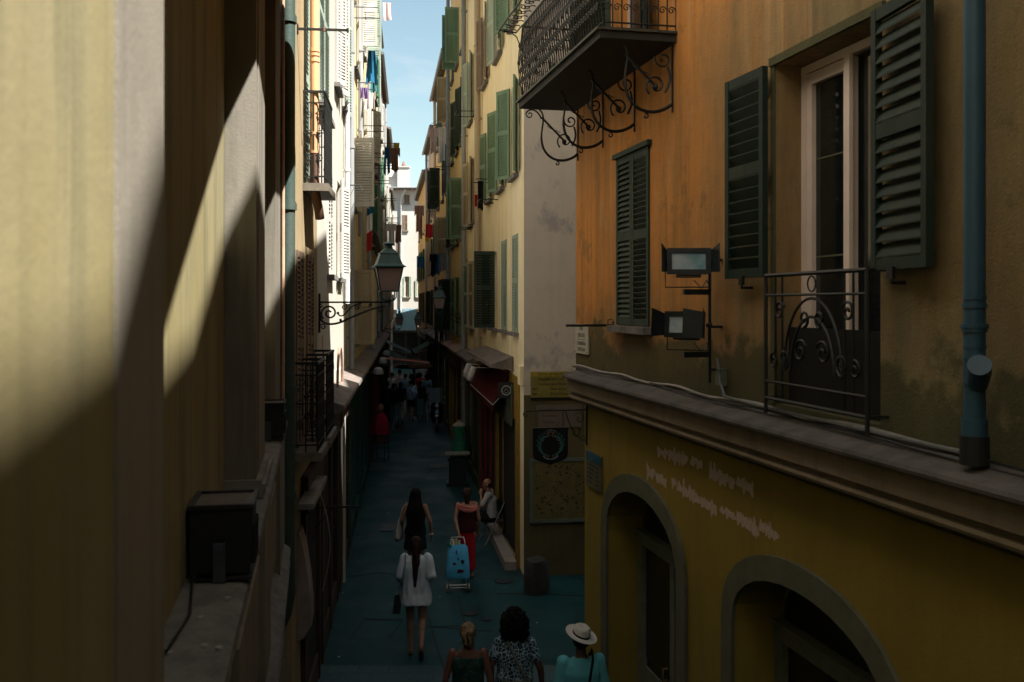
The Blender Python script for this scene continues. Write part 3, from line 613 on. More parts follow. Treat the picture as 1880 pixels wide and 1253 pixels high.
# ================================================================ NEAR RIGHT ORANGE BUILDING
OC, OM = 3.5, -.2194
R1 = Bld('weathered orange house with iron balcony, green shutters and arched ground floor, near right', 'R', OC, OM, 4.0, 12.3)
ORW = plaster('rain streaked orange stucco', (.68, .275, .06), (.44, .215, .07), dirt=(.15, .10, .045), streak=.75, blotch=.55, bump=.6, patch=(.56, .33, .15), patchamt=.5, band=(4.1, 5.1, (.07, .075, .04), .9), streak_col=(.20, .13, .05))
_nt = ORW.node_tree; _b = _nt.nodes['Principled BSDF']; _src = _b.inputs['Base Color'].links[0].from_socket
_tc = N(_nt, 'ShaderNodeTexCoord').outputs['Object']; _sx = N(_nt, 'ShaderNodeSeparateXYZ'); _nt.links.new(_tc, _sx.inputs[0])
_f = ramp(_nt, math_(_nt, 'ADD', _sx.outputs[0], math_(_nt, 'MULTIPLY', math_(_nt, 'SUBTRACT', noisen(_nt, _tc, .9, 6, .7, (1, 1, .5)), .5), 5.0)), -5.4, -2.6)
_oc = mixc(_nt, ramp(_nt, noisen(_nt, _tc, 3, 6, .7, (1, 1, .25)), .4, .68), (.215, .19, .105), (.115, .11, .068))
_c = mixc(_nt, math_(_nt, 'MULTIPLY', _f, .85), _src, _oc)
_z = math_(_nt, 'ADD', _sx.outputs[2], math_(_nt, 'MULTIPLY', math_(_nt, 'SUBTRACT', noisen(_nt, _tc, 1.5, 7, .6), .5), 2.2))
_c = mixc(_nt, math_(_nt, 'MULTIPLY', ramp(_nt, _z, 4.72, 4.58), .75), _c, (.06, .065, .03))
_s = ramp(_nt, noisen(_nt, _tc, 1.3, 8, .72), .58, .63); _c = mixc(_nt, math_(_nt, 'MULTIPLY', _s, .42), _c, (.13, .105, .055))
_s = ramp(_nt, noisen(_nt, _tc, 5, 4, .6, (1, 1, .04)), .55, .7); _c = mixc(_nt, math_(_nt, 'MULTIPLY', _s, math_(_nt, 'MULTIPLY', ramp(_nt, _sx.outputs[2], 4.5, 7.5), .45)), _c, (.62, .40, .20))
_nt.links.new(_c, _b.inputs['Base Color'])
MUS = plaster('mustard yellow stucco', (.28, .205, .036), (.22, .17, .034), dirt=(.10, .07, .02), streak=.25, blotch=.35, bump=.3)
def onR1(p):
    r = (OC+OM*p[1]-p[0])/(sdir.x-OM*sdir.y); return (p[1]+sdir.y*r, p[2]+sdir.z*r)
bp_ = [onR1(q) for q in ((-.595, 1.14, 4.91), (-.72, 1.76, 4.96), (-.83, 2.3, 5.355), (-1.28, 3.58, 4.75), (-1.46, 4.5, 4.85), (-1.77, 6.05, 5.43), (-2.2, 9, 5.0), (-2.2, 10.3, 5.7))]
bp_.sort()
top = [(12.3, 14.0 if False else bp_[-1][1])]+[q for q in bp_[::-1] if q[0] < 12.2]+[(-14, bp_[0][1])]
top[0] = (12.3, onR1((-2.7, 14, 5.9))[1])
prof = [(-14, 4.1), (12.3, 4.1)]+top  # unseen roofline, shaped to cast the shadow edge on the left wall
uh = [rect(5.88, 7.16, 4.27, 6.74), rect(9.72, 10.70, 4.77, 6.57), rect(9.9, 10.8, 7.56, 9.9), rect(2.6, 3.7, 4.27, 6.74)]
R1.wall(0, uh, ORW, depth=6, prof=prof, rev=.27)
boxl(R1, -14, 12.25, 5, 16.0, -5.9, -2.6).build('sun_blocker', MUS, R1.root)  # unseen raised block added to keep sun patches off the street
def arch(ya, yb, hs, ht, n=14):
    L = [(ya, 0), (yb, 0)]
    if True:
        for i in range(n+1):
            a = math.pi*i/n; L.append(((ya+yb)/2+(yb-ya)/2*math.cos(a), hs+(ht-hs)*math.sin(a)**.85 if 0 < i < n else hs))
    return L
A1 = arch(8.97, 11.0, 2.45, 3.05); A2 = arch(5.75, 7.83, 2.45, 3.0); A3 = arch(2.0, 4.2, 2.45, 3.0)
R1.wall(3.77, [A1, A2, A3], MUS, depth=6, y0=-14, y1=11.92, rev=.4, name='ground_floor_wall')
SUR = mat('pale grey green door surround', (.11, .11, .075), (.085, .085, .055), rough=.9, scale=4, bump=.3)
for A, g, lb in ((A1, .19, None), (A2, .19, None), (A3, .19, None)):
    ya, yb = A[0][0], A[1][0]
    O = [(ya-g, 0), (yb+g, 0)]
    n = len(A)-3
    for i in range(n+1):
        a = math.pi*i/n; O.append(((ya+yb)/2+((yb-ya)/2+g)*math.cos(a), 2.45+.0+((max(q[1] for q in A)-2.45)+g)*math.sin(a)**.85 if 0 < i < n else 2.45))
    mb = MB(); seq = list(range(1, len(A)))+[0]
    for a, c in zip(seq, seq[1:]):
        mb.hexa([R1.l(*A[a], .003), R1.l(*A[c], .003), R1.l(*A[c], .035), R1.l(*A[a], .035), R1.l(*O[a], .003), R1.l(*O[c], .003), R1.l(*O[c], .035), R1.l(*O[a], .035)])
    mb.build('door_surround', SUR, R1.root)
    mb = MB(); boxl(R1, ya-.02, yb+.02, 0, 3.1, -.44, -.41, mb); d = mb.build('arched_door', mat('dark green black door paint', (.010, .018, .016), (.016, .022, .018), rough=.4), R1.root)
    mb = MB(); boxl(R1, ya+.003, yb-.003, 2.32, 2.44, -.405, -.33, mb); boxl(R1, ya+.003, yb-.003, 2.445, 2.47, -.405, -.30, mb)
    y = ya+.003
    for k in range(3): yy = ya+.003+(yb-ya-.126)*k/2; boxl(R1, yy, yy+.12, 0, 2.318, -.405, -.34, mb)
    mb.build('door_frame', mat('greenish grey door frame', (.17, .19, .15), (.12, .14, .11)), d)
    hd = MB(); q_ = R1.l((ya+yb)/2+.1, 1.1, -.33); hd.tube([q_, q_+Vector((0, -.05, 0)), q_+Vector((0, -.05, .12)), q_+Vector((0, 0, .12))], .01, 6); hd.build('door_handle', mat('worn brass', (.35, .25, .1), metal=.8, rough=.35), d)
    for k in range(2):
        yy = ya+.003+(yb-ya-.126)*k/2; boxl(R1, yy+.2, yy+.12+(yb-ya-.126)/2-.08, .2, .95, -.404, -.385).build('door_panel', mat('greenish grey door frame', (.1, .1, .1)), d)
        boxl(R1, yy+.121, yy+(yb-ya-.126)/2-.001, 1.05, 2.31, -.404, -.396).build('pane', glass_dark(), d)
    if A is A1: boxl(R1, 9.3, 9.62, 1.1, 1.95, -.395, -.390).build('poster', mat('faded poster', (.07, .12, .13), (.04, .07, .08), scale=20), d)
# cornice between ground floor and upper wall
CORT = mat('dusty cornice top', (.11, .10, .092), (.065, .06, .058), rough=.95, scale=5, bump=.5)
CORF = plaster('pink beige cornice render', (.24, .185, .14), (.18, .15, .10), dirt=(.07, .06, .035), streak=.5, blotch=.5)
co = prof_part(R1, 'cornice', CORF, [(.004, 4.13), (.20, 4.085), (.20, 3.945), (.150, 3.93), (.150, 3.905), (.004, 3.905)], -14, 12.0)
prof_part(R1, 'cornice_slab', CORT, [(.004, 4.21), (.25, 4.14), (.26, 4.12), (.255, 4.10), (.21, 4.095), (.202, 4.09), (.004, 4.14)], -14, 12.02, co)
prof_part(R1, 'cornice_roll', CORF, [(.151, 3.903), (.180, 3.895), (.188, 3.875), (.180, 3.855), (.15, 3.845), (.13, 3.825), (.004, 3.80), (.004, 3.903)], -14, 11.98, co, smooth=True)
# French window
def px_y(px, out=0): return R1.yp(px, out)
mb = MB(); W = 1.28*R1.n; pw = R1.l(7.16, 4.28)
for (xa, xb, za, zb) in ((.0, .07, 0, 2.45), (W-.07, W, 0, 2.45), (.07, W-.07, 2.39, 2.45), (.075, .15, .02, 2.38), (W/2-.075, W/2-.005, .02, 2.38), (.15, W/2-.075, 2.3, 2.38), (.15, W/2-.075, .02, .12)):
    mb.box((xa, .20, za), (xb, .262, zb))
mb.box((W/2-.035, .17, .02), (W/2+.035, .199, 2.38))
fw = mb.build('window', mat('cream painted window frame', (.80, .68, .62), (.72, .6, .54), rough=.5, scale=3), R1.root, loc=pw); fw['label'] = 'tall French window with a cream frame'
mb = MB(); mb.box((.14, .235, .1), (W/2-.07, .24, 2.32)); mb.box((W/2+.04, .24, .02), (W-.06, .245, 2.4)); mb.build('pane', glass_dark(), fw)
mb = MB(); mb.box((.16, .228, 1.05), (W/2-.08, .234, 1.062)); mb.box((.16, .228, 1.75), (W/2-.08, .234, 1.762)); mb.build('glazing_bar', SUR, fw)
lf = link_mesh('shutter', leaf_mesh(.58, 1.54, SHD, 2, .085, .045), fw); lf.location = (-.01, -.06, .915); lf.rotation_euler = (0, 0, -R(177))
lf = link_mesh('shutter', leaf_mesh(.62, 1.54, SHD, 2, .085, .045), fw); lf.location = (W+.03, -.085, .915); lf.rotation_euler = (0, 0, R(180+174))
for x in (-.3, W+.3): mb = MB(); mb.tube([(x, -.04, .84), (x, -.13, .84), (x, -.13, .92)], .012, 6); mb.box((x-.03, -.14, .86), (x+.03, -.12, .93)); mb.build('shutter_catch', IRON, fw)
mb = MB(); mb.tube([(-.60, -.03, 1.72), (-.66, -.03, 1.72), (-.66, -.03, 1.60), (-.60, -.03, 1.60)], .006, 5)
mb.build('shutter_handle', IRON, fw)
mb = MB(); mb.box((-.06, -.015, 0), (-.001, .0, 2.5)); mb.box((-.06, -.03, 2.46), (W+.06, -.003, 2.52)); mb.build('window_surround', ORW, fw)
# juliet railing
mb = MB(); y0, y1 = 5.80, 7.05
for hh, rr in ((5.2, .016), (5.06, .010), (4.45, .011), (4.33, .014)): mb.tube([R1.l(y0, hh, .14), R1.l(y1, hh, .14)], rr, 6)
for y in (y0, y1):
    for o in (.14,): mb.tube([R1.l(y, 4.22, o), R1.l(y, 5.21, o)], .014, 6)
    for hh in (5.2, 4.33): mb.tube([R1.l(y, hh, .0), R1.l(y, hh, .14)], .01, 5)
for i in range(13):
    y = y0+(y1-y0)*(i+.5)/13
    if i in (1, 2, 10, 11) : mb.tube([R1.l(y, 4.33, .14), R1.l(y, 5.2, .14)], .008, 5)
yc = (y0+y1)/2
for rr in (.36, .27):
    mb.tube([R1.l(yc+rr*math.cos(a), 4.55+rr*1.35*math.sin(a), .14) for a in [math.pi*k/20 for k in range(21)]], .010, 6)
for s_ in (-1, 1):
    for (cy, cz, r_, a0, a1) in ((.14, 4.68, .1, 0, 9), (.36, 4.62, .09, 2, 11), (.42, 4.95, .08, 0, 9), (.1, 4.9, .07, 3, 11), (.5, 4.6, .07, 0, 8)):
        mb.tube([R1.l(yc+s_*(u), v, .14) for u, v in spiral((cy, cz), .012, r_*.85, a0, a1, 26)], .010, 5)
mb.tube([R1.l(yc+.05*math.cos(a), 5.13+.05*math.sin(a), .14) for a in [math.pi*k/8 for k in range(17)]], .006, 5)
mb.build('railing', IRON, fw).matrix_parent_inverse = Matrix.Translation(-pw)
# lower half panel behind the railing
mb = MB(); mb.box((.0, .1, .0), (W, .12, .55)); mb.build('kick_panel', DARK, fw)
# small closed window and balcony door
wn = window(R1, 9.72, 10.70, 4.77, 6.57, SHG, 0, rec=.1); wn['label'] = 'closed green shuttered window'
mb = MB(); mb.box((-.05, -.05, 1.80), (1.06, .02, 1.85)); mb.build('lintel', SHG, wn)
wd = window(R1, 9.9, 10.8, 7.56, 9.9, SHD, 120, 165, sill=False); wd['label'] = 'balcony door'
# wrought iron balcony
BS = 7.46
mb = MB(); boxl(R1, 9.03, 12.28, BS-.05, BS+.02, .004, .74, mb)
bal = mb.build('balcony', mat('sooty balcony slab', (.018, .02, .018), (.03, .03, .025), rough=.8), R1.root); bal['label'] = 'wrought iron balcony on scroll brackets'
mb = MB(); boxl(R1, 9.01, 12.30, BS+.021, BS+.045, .74-.03, .775, mb); boxl(R1, 9.005, 9.04, BS+.021, BS+.045, .004, .709, mb); mb.build('slab_edge', mat('rusty edge strip', (.06, .055, .035), (.03, .035, .03)), bal)
mb = MB(); H = BS+.04; T = 8.42
ya, yb, o = 9.05, 12.25, .70
path = [(ya, 0), (ya, o), (yb, o), (yb, 0)]
for hh, rr in ((T, .016), (H+.06, .009), (T-.14, .008)):
    for a, c in zip(path, path[1:]): mb.tube([R1.l(a[0], hh, a[1]), R1.l(c[0], hh, c[1])], rr, 5)
def belly(hh): f = (hh-H)/(T-H); return .055*math.sin(math.pi*f)**2
for a, c in zip(path, path[1:]):
    L = math.hypot((c[0]-a[0])*R1.n, c[1]-a[1]); n = round(L/.085)
    for i in range(n+(1 if a[1] == o else 0)):
        f = i/n; y = a[0]+(c[0]-a[0])*f; oo = a[1]+(c[1]-a[1])*f
        if a[1] == o and c[1] == o: mb.tube([R1.l(y, H+(T-H)*k/6, oo+belly(H+(T-H)*k/6)) for k in range(7)], .0075, 5)
        else: mb.tube([R1.l(y, H, oo), R1.l(y, T, oo)], .0075, 5)
        f = (i+.5)/n; y = a[0]+(c[0]-a[0])*f; oo = a[1]+(c[1]-a[1])*f; dy = (c[0]-a[0])/L; do = (c[1]-a[1])/L
        if i < n:
            for (hc, sg) in ((H+.2, 1), (H+.36, -1), (T-.25, 1), (T-.4, -1)):
                pts = spiral((0, hc), .006, .038, sg, sg+sg*8.2, 11)
                bb = .05 if (a[1] == o and c[1] == o) else 0
                mb.tube([R1.l(y+u*dy, v, oo+u*do+bb) for u, v in pts], .0062, 4)
            if i % 2 == 0: mb.ell(R1.l(y, (H+T)/2, oo+(.055 if a[1] == c[1] else 0)), (.022, .022, .035), 6, 5)
mb.build('railing', IRON, bal)
mb = MB()
for hh, oo in ((8.46, .92),): mb.tube([R1.l(9.0, hh, oo), R1.l(12.6, hh, oo)], .013, 5)
mb.tube([R1.l(12.6, 8.46, .92), R1.l(12.6, 8.44, .70)], .010, 5); mb.tube([R1.l(12.25, 8.44, .70), R1.l(12.6, 8.44, .70)], .010, 5)
y = 9.1
while y < 12.58:
    mb.tube([R1.l(y, 8.44, .72+(.19)*k/10) + Vector((.03*math.sin(k*.9), 0, 0)) for k in range(11)], .007, 4)
    mb.tube([R1.l(y+.09+u, 8.45, .81+v) for u, v in spiral((0, 0), .01, .065, 0, 8.5, 14)], .006, 4)
    y += .2
mb.tube([R1.l(12.62+u, 8.40+v, .92) for u, v in spiral((0, 0), .01, .06, 0, 9, 16)], .007, 4)
for s_ in ((12.25, .66),): mb.tube([R1.l(12.25, 8.1, .70), R1.l(12.3, 8.3, .76), R1.l(12.45, 8.44, .86)], .008, 4)
mb.build('flared_rail', IRON, bal)
def bracket(y):
    mb = MB()
    def q(u, v): return R1.l(y, v, u)
    mb.box((R1.l(y, 0).x-.012, -.016, 6.78), (R1.l(y, 0).x+.012, -.002, 7.405))
    mb.tube([q(u, v) for u, v in bez((.01, 6.86), (.18, 6.70), (.50, 6.76), (.47, 7.10), 14)+bez((.47, 7.10), (.45, 7.25), (.42, 7.33), (.50, 7.40), 6)[1:]], [.017]*6+[.015]*8+[.011]*7, 7)
    mb.tube([q(u, v) for u, v in spiral((.17, 7.02), .018, .105, 1.0, -7.2, 26)], .010, 6)
    mb.tube([q(u, v) for u, v in spiral((.10, 7.27), .014, .085, -1.6, 6.5, 24)], .010, 6)
    mb.tube([q(u, v) for u, v in bez((.055, 7.2), (.02, 7.1), (.03, 7.05), (.08, 6.96), 8)], .012, 6)
    mb.tube([q(.47, 7.30), q(.18, 7.02)], .013, 6); mb.ell(q(.17, 7.01), (.022, .022, .03), 6, 5)
    mb.tube([q(u, v) for u, v in spiral((.27, 6.735), .006, .032, 1.5, -5, 12)], .008, 5)
    mb.tube([q(u, v) for u, v in bez((.23, 7.12), (.30, 7.16), (.34, 7.14), (.40, 7.2), 6)], .005, 4)
    mb.tube([q(u, v) for u, v in spiral((.62, 7.33), .01, .05, 0, 7, 14)], .008, 5) if y > 12 else None
    if y > 12: mb.tube([q(u, v) for u, v in bez((.66, 7.35), (.62, 7.42), (.52, 7.40), (.47, 7.28), 8)], .010, 5)
    mb.build('bracket', IRON, bal)
for y in (9.12, 10.15, 11.2, 12.2): bracket(y)
boxl(R1, 1.0, 5.2, 7.75, 7.87, .004, .7).build('unseen_shade_slab', CORT, R1.root)  # unseen slab added above the frame to keep skylight off this wall
# big blue downpipe beside the French window, with its branch elbow and cast collar
BLP = mat('blue painted drainpipe', (.03, .085, .13), (.02, .055, .085), rough=.5, scale=4, streak=True, bump=.15)
mb = MB(); yy = 4.90; q = R1.l(yy, 0, .13)
mb.tube([(q.x, q.y, 4.42), (q.x, q.y, 14)], .052, 18)
for h, r_, d_ in ((5.02, .057, .02), (4.98, .06, .02), (4.88, .066, .02), (4.86, .060, .03), (4.78, .056, .012), (4.72, .056, .012), (4.6, .058, .012), (4.33, .062, .10)):
    mb.tube([(q.x, q.y, h), (q.x, q.y, h+d_)], r_, 18)
dp = mb.build('downpipe', BLP, R1.root, smooth=True)
mb = MB(); mb.tube([(q.x+.02, q.y, 4.60), (q.x+.08, q.y-.03, 4.66), (q.x+.14, q.y-.08, 4.705)], [.05, .052, .055], 16); mb.build('branch_elbow', BLP, dp, smooth=True)
mb = MB(); mb.tube([(q.x, q.y, 4.2), (q.x, q.y, 4.345)], .07, 18); mb.build('collar', mat('black cast iron collar', (.008, .012, .013), (.02, .018, .015), rough=.6), dp, smooth=False)
mb = MB(); mb.tube([R1.l(4.58, 4.25, .05), R1.l(4.58, 14, .05)], .035, 10); mb.build('old_downpipe', mat('dark brown pipe', (.03, .018, .01), (.02, .015, .01)), R1.root, smooth=True)
lf = link_mesh('shutter', leaf_mesh(.58, 2.0, SHD, 2, .085, .045), None); lf.parent = R1.root; pp = R1.l(3.72, 4.95, .06); lf.location = pp; lf.rotation_euler = (0, 0, -R(177))
# cables and conduit lying on the cornice
mb = MB(); pts = []
rn = random.Random(3)
for i in range(30): y = 12.2-(12.2-4.9)*i/29; pts.append(R1.l(y, 4.235+.012*math.sin(i*1.1), .04+.02*math.sin(i*.9)))
mb.tube(pts, .014, 6); mb.build('conduit', mat('pale grey conduit', (.32, .29, .27), (.22, .2, .19)), R1.root, smooth=True)
mb = MB(); mb.tube([R1.l(12.2-(12.2-3.0)*i/29, 4.222+.008*math.sin(i*1.7), .075+.03*math.sin(i*.6)) for i in range(30)], .009, 5); mb.build('cable', mat('black cable', (.01, .01, .01)), R1.root, smooth=True)
mb = MB(); mb.tube([R1.l(8.05, 4.55, .05), R1.l(7.98, 4.36, .06), R1.l(7.85, 4.26, .08), R1.l(7.4, 4.25, .09), R1.l(6, 4.25, .12), R1.l(5, 4.245, .12)], .012, 6); mb.build('hose', mat('grey flexible hose', (.16, .17, .17)), R1.root, smooth=True)
# painted out lettering on the mustard wall: two slanting rows of pale brushed patches
mb = MB(); rn = random.Random(11)
def blotch(px, py, w_, h_):
    y = R1.yp(px, .0); h = R1.hp(py, y); L = []
    s_ = FPX/y
    k0 = rn.random()*6
    for i in range(11):
        a = 2*math.pi*i/11; rr = 1+.28*math.sin(3*a+k0)+.15*rn.uniform(-1, 1)
        L.append(R1.l(y+w_/2/s_*5.4*rr*math.cos(a), h+h_/2/s_*1.35*rr*math.sin(a), .0022+blotch.k*.00005))
    blotch.k = (blotch.k+1) % 7
    mb.poly(L)
blotch.k = 0
for (x0, y0, x1, y1, hh) in ((1210, 829, 1262, 845, 24), (1272, 846, 1293, 856, 24), (1306, 866, 1352, 890, 26), (1356, 884, 1384, 900, 22), (1190, 866, 1228, 888, 24), (1236, 886, 1320, 940, 24), (1326, 936, 1352, 950, 18), (1356, 950, 1396, 976, 30), (1398, 966, 1432, 988, 22)):
    x = x0
    while x < x1-3:
        f = (x-x0)/(x1-x0); y = y0+(y1-y0)*f; kd = rn.choice('lllobdnvx'); sl_ = (y1-y0)/(x1-x0)
        tall = rn.uniform(.75, 1.05) if kd in 'lbd' else .6
        blotch(x, y+(.5-tall/2)*hh*.3, 3.4, hh*tall)
        if kd in 'obdn': blotch(x+4.5, y+4.5*sl_+rn.uniform(-2, 2)+(3 if kd == 'b' else 0), 3.6, hh*.5); blotch(x+2.2, y+2.2*sl_-hh*.22*rn.choice((-1, 1)), 4, 5)
        if kd in 'vx': blotch(x+3, y+rn.uniform(-3, 5), 4, hh*.4)
        x += 6.2 if kd == 'l' else rn.uniform(9, 11)
mb.build('painted_out_lettering', mat('pale brushed paint', (.42, .33, .28), (.5, .4, .33), rough=.95, scale=20), R1.root)

# ---------------------------------------------------------------- text helper
_fonts = {}
def text_mesh(txt, size, thick=.001, align='CENTER', sp=1.0):
    cu = bpy.data.curves.new('lettering', 'FONT'); cu.body = txt; cu.size = size; cu.align_x = align; cu.align_y = 'CENTER'; cu.extrude = thick; cu.space_character = sp; cu.space_line = 1.0; cu.resolution_u = 2
    ob = bpy.data.objects.new('t', cu); col.objects.link(ob)
    me = bpy.data.meshes.new_from_object(ob.evaluated_get(bpy.context.evaluated_depsgraph_get()))
    bpy.data.objects.remove(ob); bpy.data.curves.remove(cu); return me
def text_on(par, txt, x, z, size, mt, y=-.004, sx=1, align='CENTER', name='lettering'):
    me = text_mesh(txt, size, .0008, align); me.materials.append(mt)
    o = link_mesh(name, me, par); o.location = (x, y, z); o.rotation_euler = (R(90), 0, 0); o.scale = (sx, 1, 1); return o
INK = mat('black sign ink', (.012, .012, .012), bump=0)
# marble street name plate
t = R1.mount('street_sign', 11.98, 4.39, .005, 'white marble street name plate reading RUE DROITE on the orange corner', 'street sign')
mb = MB(); mb.box((-.27, -.02, 0), (.27, 0, .36)); mb.build('plate', mat('off white marble', (.50, .47, .40), (.42, .38, .32), rough=.6), t)
for z, tx, s_ in ((.305, 'RUE', .062), (.222, 'DROITE', .072), (.125, 'CARRIERA', .066), (.052, 'DRECHA', .064)): text_on(t, tx, 0, z, s_, mat('grey engraved letters', (.10, .09, .08), bump=0), y=-.022, sx=1.25)
mb = MB(); mb.box((-.15, -.0225, .172), (.15, -.0205, .177))
for x in (-.24, .24):
    for z in (.02, .34): mb.lathe([(.008, 0), (.008, .004), (0, .005)], 8, M=Matrix.Translation((x, -.02, z)) @ Matrix.Rotation(R(90), 4, 'X'))
mb.build('screw', INK, t)
# banner arm by the small window
t = R1.mount('banner_arm', 10.85, 4.76, 0, 'horizontal black steel arm above the marble street name plate', 'bracket')
mb = MB(); mb.box((-.015, -.54, -.013), (.015, -.01, .013)); mb.build('arm', IRON, t)
mb = MB(); mb.box((-.03, -.012, -.05), (.03, -.002, .05)); mb.tube([(0, -.06, .01), (0, -.06, .06), (0, -.01, .07)], .006, 5); mb.build('wall_plate', IRON, t)
# blue and white notice on the mustard wall
t = R1.mount('wall_sign', 11.5, 2.83, .004, 'small notice panel with a blue heading fixed at the corner of the mustard wall', 'sign')
mb = MB(); mb.box((-.3, -.02, 0), (.3, 0, .42)); mb.build('panel', mat('dull cream notice', (.12, .11, .06), (.09, .085, .05)), t)
mb = MB(); mb.box((-.29, -.024, .31), (.29, -.0205, .41)); mb.build('heading', mat('blue heading', (.01, .09, .16), (.01, .07, .12)), t)
mb = MB()
for k in range(5):
    for x0, x1 in ((-.25, -.21), (-.17, .05-.03*k), (.10, .2)): mb.box((x0, -.0225, .255-.05*k), (x1, -.0205, .272-.05*k))
mb.build('text_lines', INK, t)
# theatre floodlights on a pole
BLK = mat('black lamp housing', (.010, .014, .016), (.02, .026, .028), rough=.4, bump=.1)
LGL = mat('blue grey floodlight glass', (.10, .30, .36), (.55, .58, .60), rough=.15, scale=3, bump=0, mid=(.3, .7))
pole = R1.mount('lamp_pole', 8.07, 4.30, .11, 'slim black pole on the orange wall that carries the two floodlights', 'pole')
mb = MB(); mb.tube([(0, 0, .05), (0, 0, 1.15)], .013, 8); mb.build('pole', BLK, pole)
mb = MB()
for z in (.15, .5, 1.05): mb.box((-.02, 0, z), (.02, .105, z+.02))
mb.box((-.14, -.02, 0.36), (.02, .02, .41)) if False else None
mb.build('wall_clamp', BLK, pole)
def flood(py_c, yaw, pitch, label, out=.30, cover=False):
    y = 8.07; t = R1.mount('floodlight', y, R1.hp(py_c, 8.0), out, label, 'floodlight', 'floodlights on the black pole')
    d = Matrix.Rotation(yaw, 4, 'Z') @ Matrix.Rotation(pitch, 4, 'X')
    # face towards -y of d
    mb = MB(); w_, h_, dd = .165, .095, .11
    mb.hexa([d @ Vector(p) for p in ((-w_, -dd/2, -h_), (w_, -dd/2, -h_), (w_*.7, dd/2, -h_*.6), (-w_*.7, dd/2, -h_*.6), (-w_, -dd/2, h_), (w_, -dd/2, h_), (w_*.7, dd/2, h_*.6), (-w_*.7, dd/2, h_*.6))])
    for a, c in (((-w_-.012, -dd/2-.02, -h_-.012), (w_+.012, -dd/2, -h_+.027)), ((-w_-.012, -dd/2-.02, h_-.027), (w_+.012, -dd/2, h_+.012)), ((-w_-.012, -dd/2-.02, -h_+.027), (-w_+.029, -dd/2, h_-.027)), ((w_-.029, -dd/2-.02, -h_+.027), (w_+.012, -dd/2, h_-.027))):
        mb.box(a, c, d)
    mb.box((-.1, -dd/2, -h_-.03), (.1, .02, -h_-.013), d)
    mb.build('housing', BLK, t)
    mb = MB(); mb.box((-w_+.03, -dd/2-.008, -h_+.028), (w_-.03, -dd/2-.003, h_-.028), d); mb.build('glass', LGL, t)
    for sx in (-1, 1):
        mb = MB(); x = sx*(w_+.012)
        mb.hexa([d @ Vector(p) for p in ((x, -dd/2-.02, -h_*.95), (x+sx*.05, -dd/2-.14, -h_*1.1), (x+sx*.054, -dd/2-.14, -h_*1.1), (x+sx*.004, -dd/2-.02, -h_*.95), (x, -dd/2-.02, h_*.95), (x+sx*.05, -dd/2-.14, h_*1.35), (x+sx*.054, -dd/2-.14, h_*1.35), (x+sx*.004, -dd/2-.02, h_*.95))])
        mb.build('barn_door', BLK, t)
    if cover: mb = MB(); mb.hexa([d @ Vector(p) for p in ((.02, -.13, -.11), (.19, -.075, -.11), (.19, -.07, -.11), (.02, -.125, -.11), (.02, -.13, .13), (.19, -.075, .10), (.19, -.07, .10), (.02, -.125, .13))]); mb.build('barn_door', BLK, t)
    mb = MB(); mb.tube([d @ Vector((-w_-.02, 0, 0)), d @ Vector((-w_-.02, 0, -h_-.11)), d @ Vector((w_+.02, 0, -h_-.11)), d @ Vector((w_+.02, 0, 0))], .006, 5)
    mb.tube([d @ Vector((w_+.005, 0, 0)), d @ Vector((w_+.045, 0, 0))], .018, 8)
    mb.build('yoke', BLK, t)
    mb = MB(); mb.box((-.02, -.04, -h_-.17), (.02, out-.12, -h_-.125)); mb.tube([(.05, .03, -h_-.05), (.09, .08, -h_-.12), (.03, .15, -h_-.05), (.04, out-.11, -h_-.13)], .005, 5); mb.build('mounting_arm', BLK, t)
flood(482, R(74), R(-6), 'upper floodlight with its pale blue glass turned to the camera')
flood(597, R(40), R(-4), 'lower floodlight swung away with most of its glass hidden by a barn door', cover=True)
t = R1.mount('junction_box', 8.02, 4.33, .004, 'small grey green electrical box at the foot of the floodlight pole', 'junction box')
mb = MB(); mb.box((-.055, -.055, .0), (.055, 0, .135)); mb.build('box', mat('grey green plastic', (.13, .15, .12), (.10, .12, .09), rough=.5), t)
mb = MB(); mb.box((-.058, -.062, .125), (.058, -.0, .14)); mb.tube([(0, -.03, 0), (0, -.03, -.06), (.04, -.03, -.08)], .008, 6); mb.build('lid', mat('grey green plastic', (.13, .15, .12)), t)
# hanging restaurant shield sign on a scroll bracket
t = R1.mount('hanging_sign', 11.82, 3.42, 0, 'dark shield shaped hanging sign with a teal scrollwork crest on an iron bracket', 'hanging sign')
mb = MB(); mb.box((-.012, -.018, -.12), (.012, -.003, .36)); mb.box((-.008, -.76, .295), (.008, -.01, .309))
for (c, r0, r1, a0, a1) in (((.10, .20), .012, .075, 1.6, -5.5), ((.15, .03), .012, .065, 2.2, -4.5), ((.76, .262), .008, .035, 1.57, 7.5), ((.06, -.03), .01, .04, 0, 5)):
    mb.tube([(0, -u, v) for u, v in spiral(c, r0, r1, a0, a1, 20)], .006, 5)
mb.tube([(0, -u, v) for u, v in bez((.01, -.08), (.15, -.04), (.22, .1), (.27, .29), 10)], .006, 5)
mb.build('scroll_bracket', IRON, t)
mb = MB()
for x in (.62, .30):
    for k in range(5):
        z = .27-.036*k; mb.tube([(.010*math.cos(a)*(1 if k % 2 else .2), -x+.010*math.cos(a)*(.2 if k % 2 else 1), z+.019*math.sin(a)) for a in [2*math.pi*i/8 for i in range(9)]], .003, 4)
mb.build('chain', IRON, t)
def shield(s_, n=1):
    pr = [(-.215, .10), (.215, .10), (.215, -.22), (.20, -.27), (.14, -.30), (.05, -.325), (0, -.35), (-.05, -.325), (-.14, -.30), (-.20, -.27), (-.215, -.22)]
    return [(a*s_, b_*s_) for a, b_ in pr]
